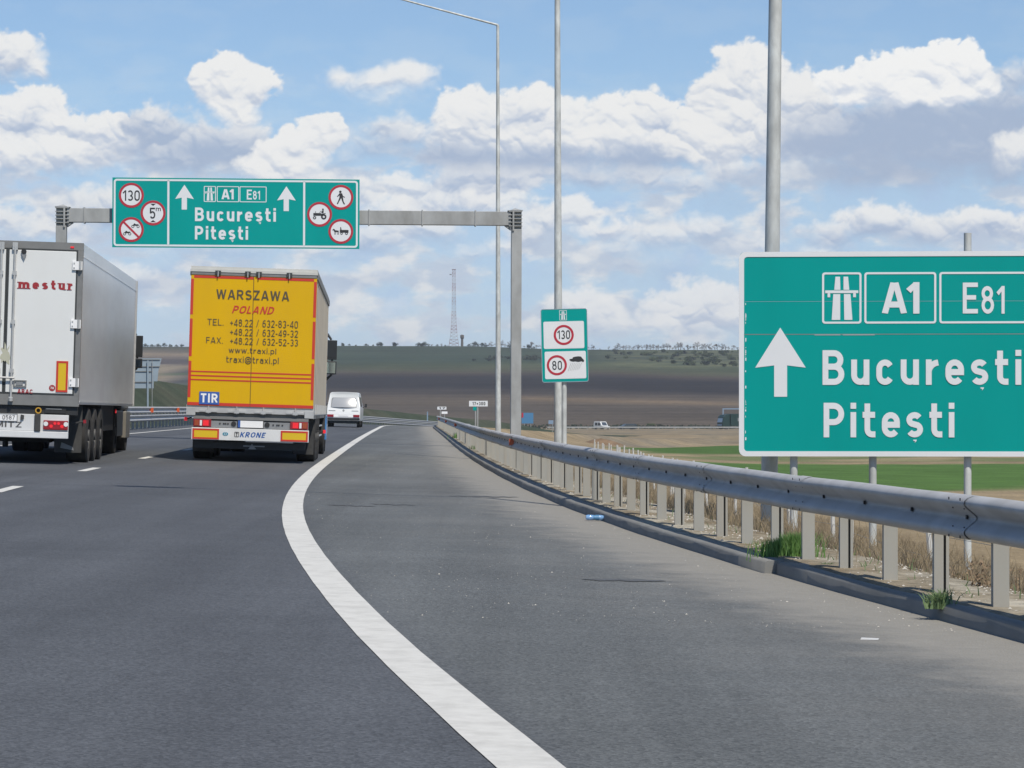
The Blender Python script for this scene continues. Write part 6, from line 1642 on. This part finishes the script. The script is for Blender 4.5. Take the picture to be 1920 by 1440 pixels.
# soil mound in the field
def mound():
    Y = 300.0; k = F / Y; X = (1125 - 960) / k; v = []; f = []
    n = 28; m_ = 8
    rr = random.Random(8); mb = MB(); z0 = float(ground_h(np.array(X), np.array(Y)))
    for j in range(m_ + 1):
        for i in range(n):
            t = 2 * math.pi * i / n; q = j / m_; R_ = 1 + .25 * math.sin(2 * t + 1) + .12 * math.sin(5 * t) + .06 * rr.random()
            v.append((2.1 * q * R_ * math.cos(t), 1.3 * q * R_ * math.sin(t), .62 * (1 - q ** 1.7) + .08 * rr.random() * (1 - q) - .12 * q))
    mb.add(v, [(j * n + i, j * n + (i + 1) % n, (j + 1) * n + (i + 1) % n, (j + 1) * n + i) for j in range(m_) for i in range(n)], 'mound')
    o = mb.build('soil_mound', smooth=True); o.location = (X, Y, z0); tag(o, 'low reddish brown mound of earth at the edge of the green field', 'mound')
mound()

# far gantry on the far road
def far_gantry():
    Y = 640.0; k = F / Y; X = (1372 - 960) / k; z0 = CAMH - (800 - HOR) / k
    root = thing('sign_gantry', 'thin far gantry frame above the dark lorry on the far road', 'sign gantry', (X, Y, z0))
    m = MB(); m.box(-2.2, -1.95, -.1, .1, 0, 4.4, 'infoblue'); m.build('column', root); m = MB(); m.box(4.2, 4.45, -.1, .1, 0, 4.4, 'infoblue'); m.build('column', root)
    m = MB(); m.box(-1.94, 4.19, -.1, .1, 4.15, 4.4, 'infoblue'); m.build('beam', root)
far_gantry()

# ------------------------------------------------------------------ verge growth and litter
def verge_strip():
    ys = np.concatenate([np.arange(3, 70, .35), np.arange(70, 215, 1.5)]); ds = np.concatenate([np.linspace(.10, 1.6, 22), np.linspace(1.75, 3.6, 12)])
    Yg, Dg = np.meshgrid(ys, ds, indexing='ij'); Xg = KX(Yg) + Dg
    nz_ = fbm(Xg * 1.9, Yg * 1.9, 5); Z = zroad(KX(Yg), Yg) + verge_h(Dg) + .018 * nz_ * sstep(.10, .3, Dg) - .03 * (1 - sstep(.1, .2, Dg)) - .004
    Z = Z - .30 * sstep(3.0, 3.6, Dg)
    soil = np.array([.27, .235, .175]); pale = np.array([.42, .395, .33]); brown = np.array([.20, .155, .10])
    n1 = fbm(Xg * 1.1 + 5, Yg * .8, 5).ravel(); n2 = fbm(Xg * 4 + 5, Yg * 4, 4).ravel()
    C_ = np.tile(soil, (Xg.size, 1)); C_ = mixc(C_, pale, sstep(.05, .5, n1 + .5 * n2) * .8); C_ = mixc(C_, brown, sstep(.05, .5, -n1 + .4 * n2) * .8)
    C_ = mixc(C_, DRY, sstep(1.0, 1.6, Dg.ravel()))
    grid_obj('verge', np.stack([Xg.ravel(), Yg.ravel(), Z.ravel()], 1), len(ys), len(ds), [gm], cols=np.clip(C_, .02, .8))
verge_strip()

def blades(name, pts, hmin, hmax, wid, lean, m, seed):
    """one mesh of many bent grass blades"""
    g = np.random.default_rng(seed); n = len(pts); h = g.uniform(hmin, hmax, n); t = g.uniform(0, 2 * np.pi, n); w = wid * g.uniform(.6, 1.3, n)
    ld = np.stack([np.cos(t), np.sin(t)], 1) * (lean * g.uniform(.2, 1.2, n) * h)[:, None]; t2 = g.uniform(-.9, .9, n); pd = np.stack([np.cos(t2), np.sin(t2)], 1) * w[:, None]
    P0 = pts
    a = P0.copy(); a[:, :2] -= pd; b = P0.copy(); b[:, :2] += pd
    c = P0.copy(); c[:, :2] += ld * .35 + pd * .7; c[:, 2] += h * .6; d = P0.copy(); d[:, :2] += ld * .35 - pd * .7; d[:, 2] += h * .6
    e = P0.copy(); e[:, :2] += ld; e[:, 2] += h
    V = np.stack([a, b, c, d, e], 1).reshape(-1, 3); base = np.arange(n)[:, None] * 5
    me = bpy.data.meshes.new(name); faces = np.concatenate([base + np.array([0, 1, 2, 3])], 1).tolist() + (base + np.array([3, 2, 4])).tolist()
    me.from_pydata(V.tolist(), [], faces); me.materials.append(M[m]); o = bpy.data.objects.new(name, me); COL.objects.link(o)
    return o
g_ = np.random.default_rng(3)
def scatter(n, y0, y1, d0, d1, power=1.0):
    y = y0 + (y1 - y0) * g_.random(n) ** power; d = d0 + (d1 - d0) * g_.random(n) ** .8; x = KX(y) + d
    ok = fbm(x * .8 + 3, y * .5, 4) > -.25 - .3 * (d > 2)
    x, y, d = x[ok], y[ok], d[ok]
    z = np.where(d < 3.0, zroad(KX(y), y) + verge_h(d), ground_h(x, y))
    return np.stack([x, y, z - .01], 1)
o = blades('dry_grass', np.concatenate([scatter(60000, 12, 46, .95, 4.2, 1.1), scatter(24000, 20, 70, 3.5, 9.0, 1.1), scatter(14000, 46, 120, .9, 4.0)]), .05, .24, .0032, .7, 'drygrass', 5)
tag(o, None, None, kind='stuff'); o['label'] = 'dry straw coloured grass on the slope behind the guardrail'
o = blades('dry_grass', scatter(1500, 12, 60, .5, 3.6), .25, .55, .003, .5, 'drygrass', 6); tag(o, None, None, kind='stuff')
o = blades('dry_grass', np.concatenate([scatter(40000, 12, 48, .8, 4.4, 1.1), scatter(14000, 20, 90, 3.0, 9.0, 1.1)]), .04, .20, .0032, 1.0, 'drystem', 8); tag(o, None, None, kind='stuff')
o = blades('green_undergrowth', scatter(2200, 12, 60, .35, 3.4, 1.1), .03, .09, .004, 1.0, 'weed', 9); tag(o, None, None, kind='stuff')
# dead stubble litter and pebbles on the verge
def pebbles(name, pts, smin, smax, m, seed):
    g = np.random.default_rng(seed); V = []; Fc = []
    for p in pts:
        s = g.uniform(smin, smax) * (1 if g.random() < .9 else 2); o_ = len(V); j = g.uniform(.6, 1.2, (5,)) * s
        V += [(p[0] - j[0], p[1] - j[1] * .6, p[2]), (p[0] + j[1], p[1] - j[2] * .5, p[2]), (p[0] + j[2] * .3, p[1] + j[3], p[2]), (p[0], p[1], p[2] + j[4] * .8)]
        Fc += [(o_, o_ + 1, o_ + 3), (o_ + 1, o_ + 2, o_ + 3), (o_ + 2, o_, o_ + 3)]
    me = bpy.data.meshes.new(name); me.from_pydata(V, [], Fc); me.materials.append(M[m]); o = bpy.data.objects.new(name, me); COL.objects.link(o); o['kind'] = 'stuff'
pv = scatter(2200, 12, 50, .17, 1.2, 1.2); pv[:, 2] += .01
pebbles('gravel', pv, .004, .012, 'pebble', 1)
n = 1300; y = 15 + 60 * g_.random(n) ** 1.7; d = 3.3 * g_.random(n) ** 1.5; x = KX(y) - .05 - d
pebbles('gravel', np.stack([x, y, zroad(x, y) + .002], 1), .0016, .0048, 'pebble', 2)

def tuft(label, px, pyb, n, rad, h, m, seed, name='grass_tuft', dz=.09, lean=.5, w=.004):
    X, Y, Z, k = groundpt(px, pyb, dz) if not isinstance(px, tuple) else (float(KX(px[0])) + px[1], px[0], float(zroad(KX(px[0]), px[0])) + .09, 0); g = np.random.default_rng(seed)
    a = g.uniform(0, 2 * np.pi, n); q = np.abs(g.normal(0, .55, n)) * rad
    pts = np.stack([q * np.cos(a) * 1.0, q * np.sin(a) * .8, np.zeros(n) - .02], 1)
    o = blades(name, pts, h * .45, h, w, lean, m, seed); o.location = (X, Y, Z); tag(o, label, 'grass tuft'); return o
tuft('thick green grass tuft at the kerb beside the guardrail post below the large sign', 1478, 1047, 1500, .20, .24, 'grassgreen', 1, lean=.45)
tuft('grey green weed growing over the kerb at the right', 1762, 1135, 130, .075, .13, 'weed', 2, 'weed', lean=1.0, w=.007)
tuft('little dark weed right of the green grass tuft', 1548, 1063, 120, .08, .06, 'weed', 3, 'weed', lean=1.2, w=.006)
tuft('green weeds at the kerb near the far end of the guardrail', (98.0, .55), 0, 420, .38, .34, 'grassgreen', 4, 'weed', lean=.6, w=.012)
tuft('small pale green weeds at the kerb under the orange reflector', (72.0, .50), 0, 200, .26, .2, 'weed', 5, 'weed', lean=.8, w=.01)
# brown dead plant behind the nearest posts
def dead_plant(px, pyb, h, seed, label):
    X, Y, Z, k = groundpt(px, pyb, -.1); r = random.Random(seed); mb = MB(); s = MB()
    for _ in range(7):
        d = Vector((r.uniform(-.5, .8), r.gauss(0, .2), 1)).normalized(); L_ = h * r.uniform(.6, 1.1); s.tube((0, 0, -.1), d * L_, .004, .002, 'deadleaf', 4, False)
        for _ in range(34):
            p = d * L_ * r.uniform(.3, 1.05) + Vector((r.gauss(0, .02), r.gauss(0, .02), r.gauss(0, .02))); a = Vector((r.gauss(0, 1), r.gauss(0, 1), r.gauss(0, 1))).normalized(); b = a.orthogonal(); q = r.uniform(.006, .014)
            mb.add([p - a * q, p + b * q, p + a * q, p - b * q], [(0, 1, 2, 3)], 'deadleaf')
    root = thing('dead_plant', label, 'plant', (X, Y, Z)); s.build('stems', root); mb.build('leaves', root)
dead_plant(1862, 1160, .42, 1, 'brown dead weed right of the nearest guardrail post'); dead_plant(1800, 1130, .30, 2, 'brown dead weed left of the nearest guardrail post')

def bottle():
    X, Y, Z, k = groundpt(1118, 977)
    root = thing('plastic_bottle', 'crushed pale blue plastic bottle lying against the kerb', 'bottle', (X, Y, Z + .038), (0, .03, math.radians(8)))
    b = MB(); b.lathe_x(0, 0, 0, [(-.115, .001), (-.115, .030), (-.09, .038), (-.04, .036), (-.02, .031), (.0, .037), (.05, .038), (.07, .034), (.095, .020), (.105, .013), (.118, .013)], 'bottle', 18)
    o = b.build('body', root, smooth=True); o.scale = (1, 1, .8)
    c = MB(); c.tube((.119, 0, 0), (.135, 0, 0), .015, .015, 'boardblue', 12); c.build('cap', root)
    l = MB(); l.lathe_x(0, 0, 0, [(-.035, .0375), (-.02, .0325), (.0, .0385), (.03, .0395)], 'boardblue', 18); lo = l.build('paper_label', root, smooth=True); lo.scale = (1, 1, .8)
bottle()
def litter():
    X, Y, Z, k = groundpt(1631, 1200); r = MB(); r.prism([(-.05, 0), (.045, .0), (.05, .008), (-.045, .01)], -.008, .006, 'platewhite'); o = r.build('litter_strip'); o.location = (X, Y, Z + .002); o.rotation_euler = (0, 0, -.3); tag(o, 'thin white strip of litter lying on the asphalt near the kerb', 'litter')
litter()

# ------------------------------------------------------------------ the air
def haze():
    mb = MB(); mb.box(-5400, 5400, -400, 9600, -60, 112, 'galv'); o = mb.build('haze'); o['kind'] = 'stuff'
    hm = bpy.data.materials.new('haze_air'); hm.use_nodes = True; t = hm.node_tree; t.nodes.clear()
    out = t.nodes.new('ShaderNodeOutputMaterial'); v = t.nodes.new('ShaderNodeVolumePrincipled')
    v.inputs['Color'].default_value = (.80, .88, 1.0, 1); v.inputs['Density'].default_value = 0.00010; v.inputs['Anisotropy'].default_value = 0.0
    t.links.new(v.outputs[0], out.inputs['Volume']); o.data.materials.clear(); o.data.materials.append(hm)
haze()
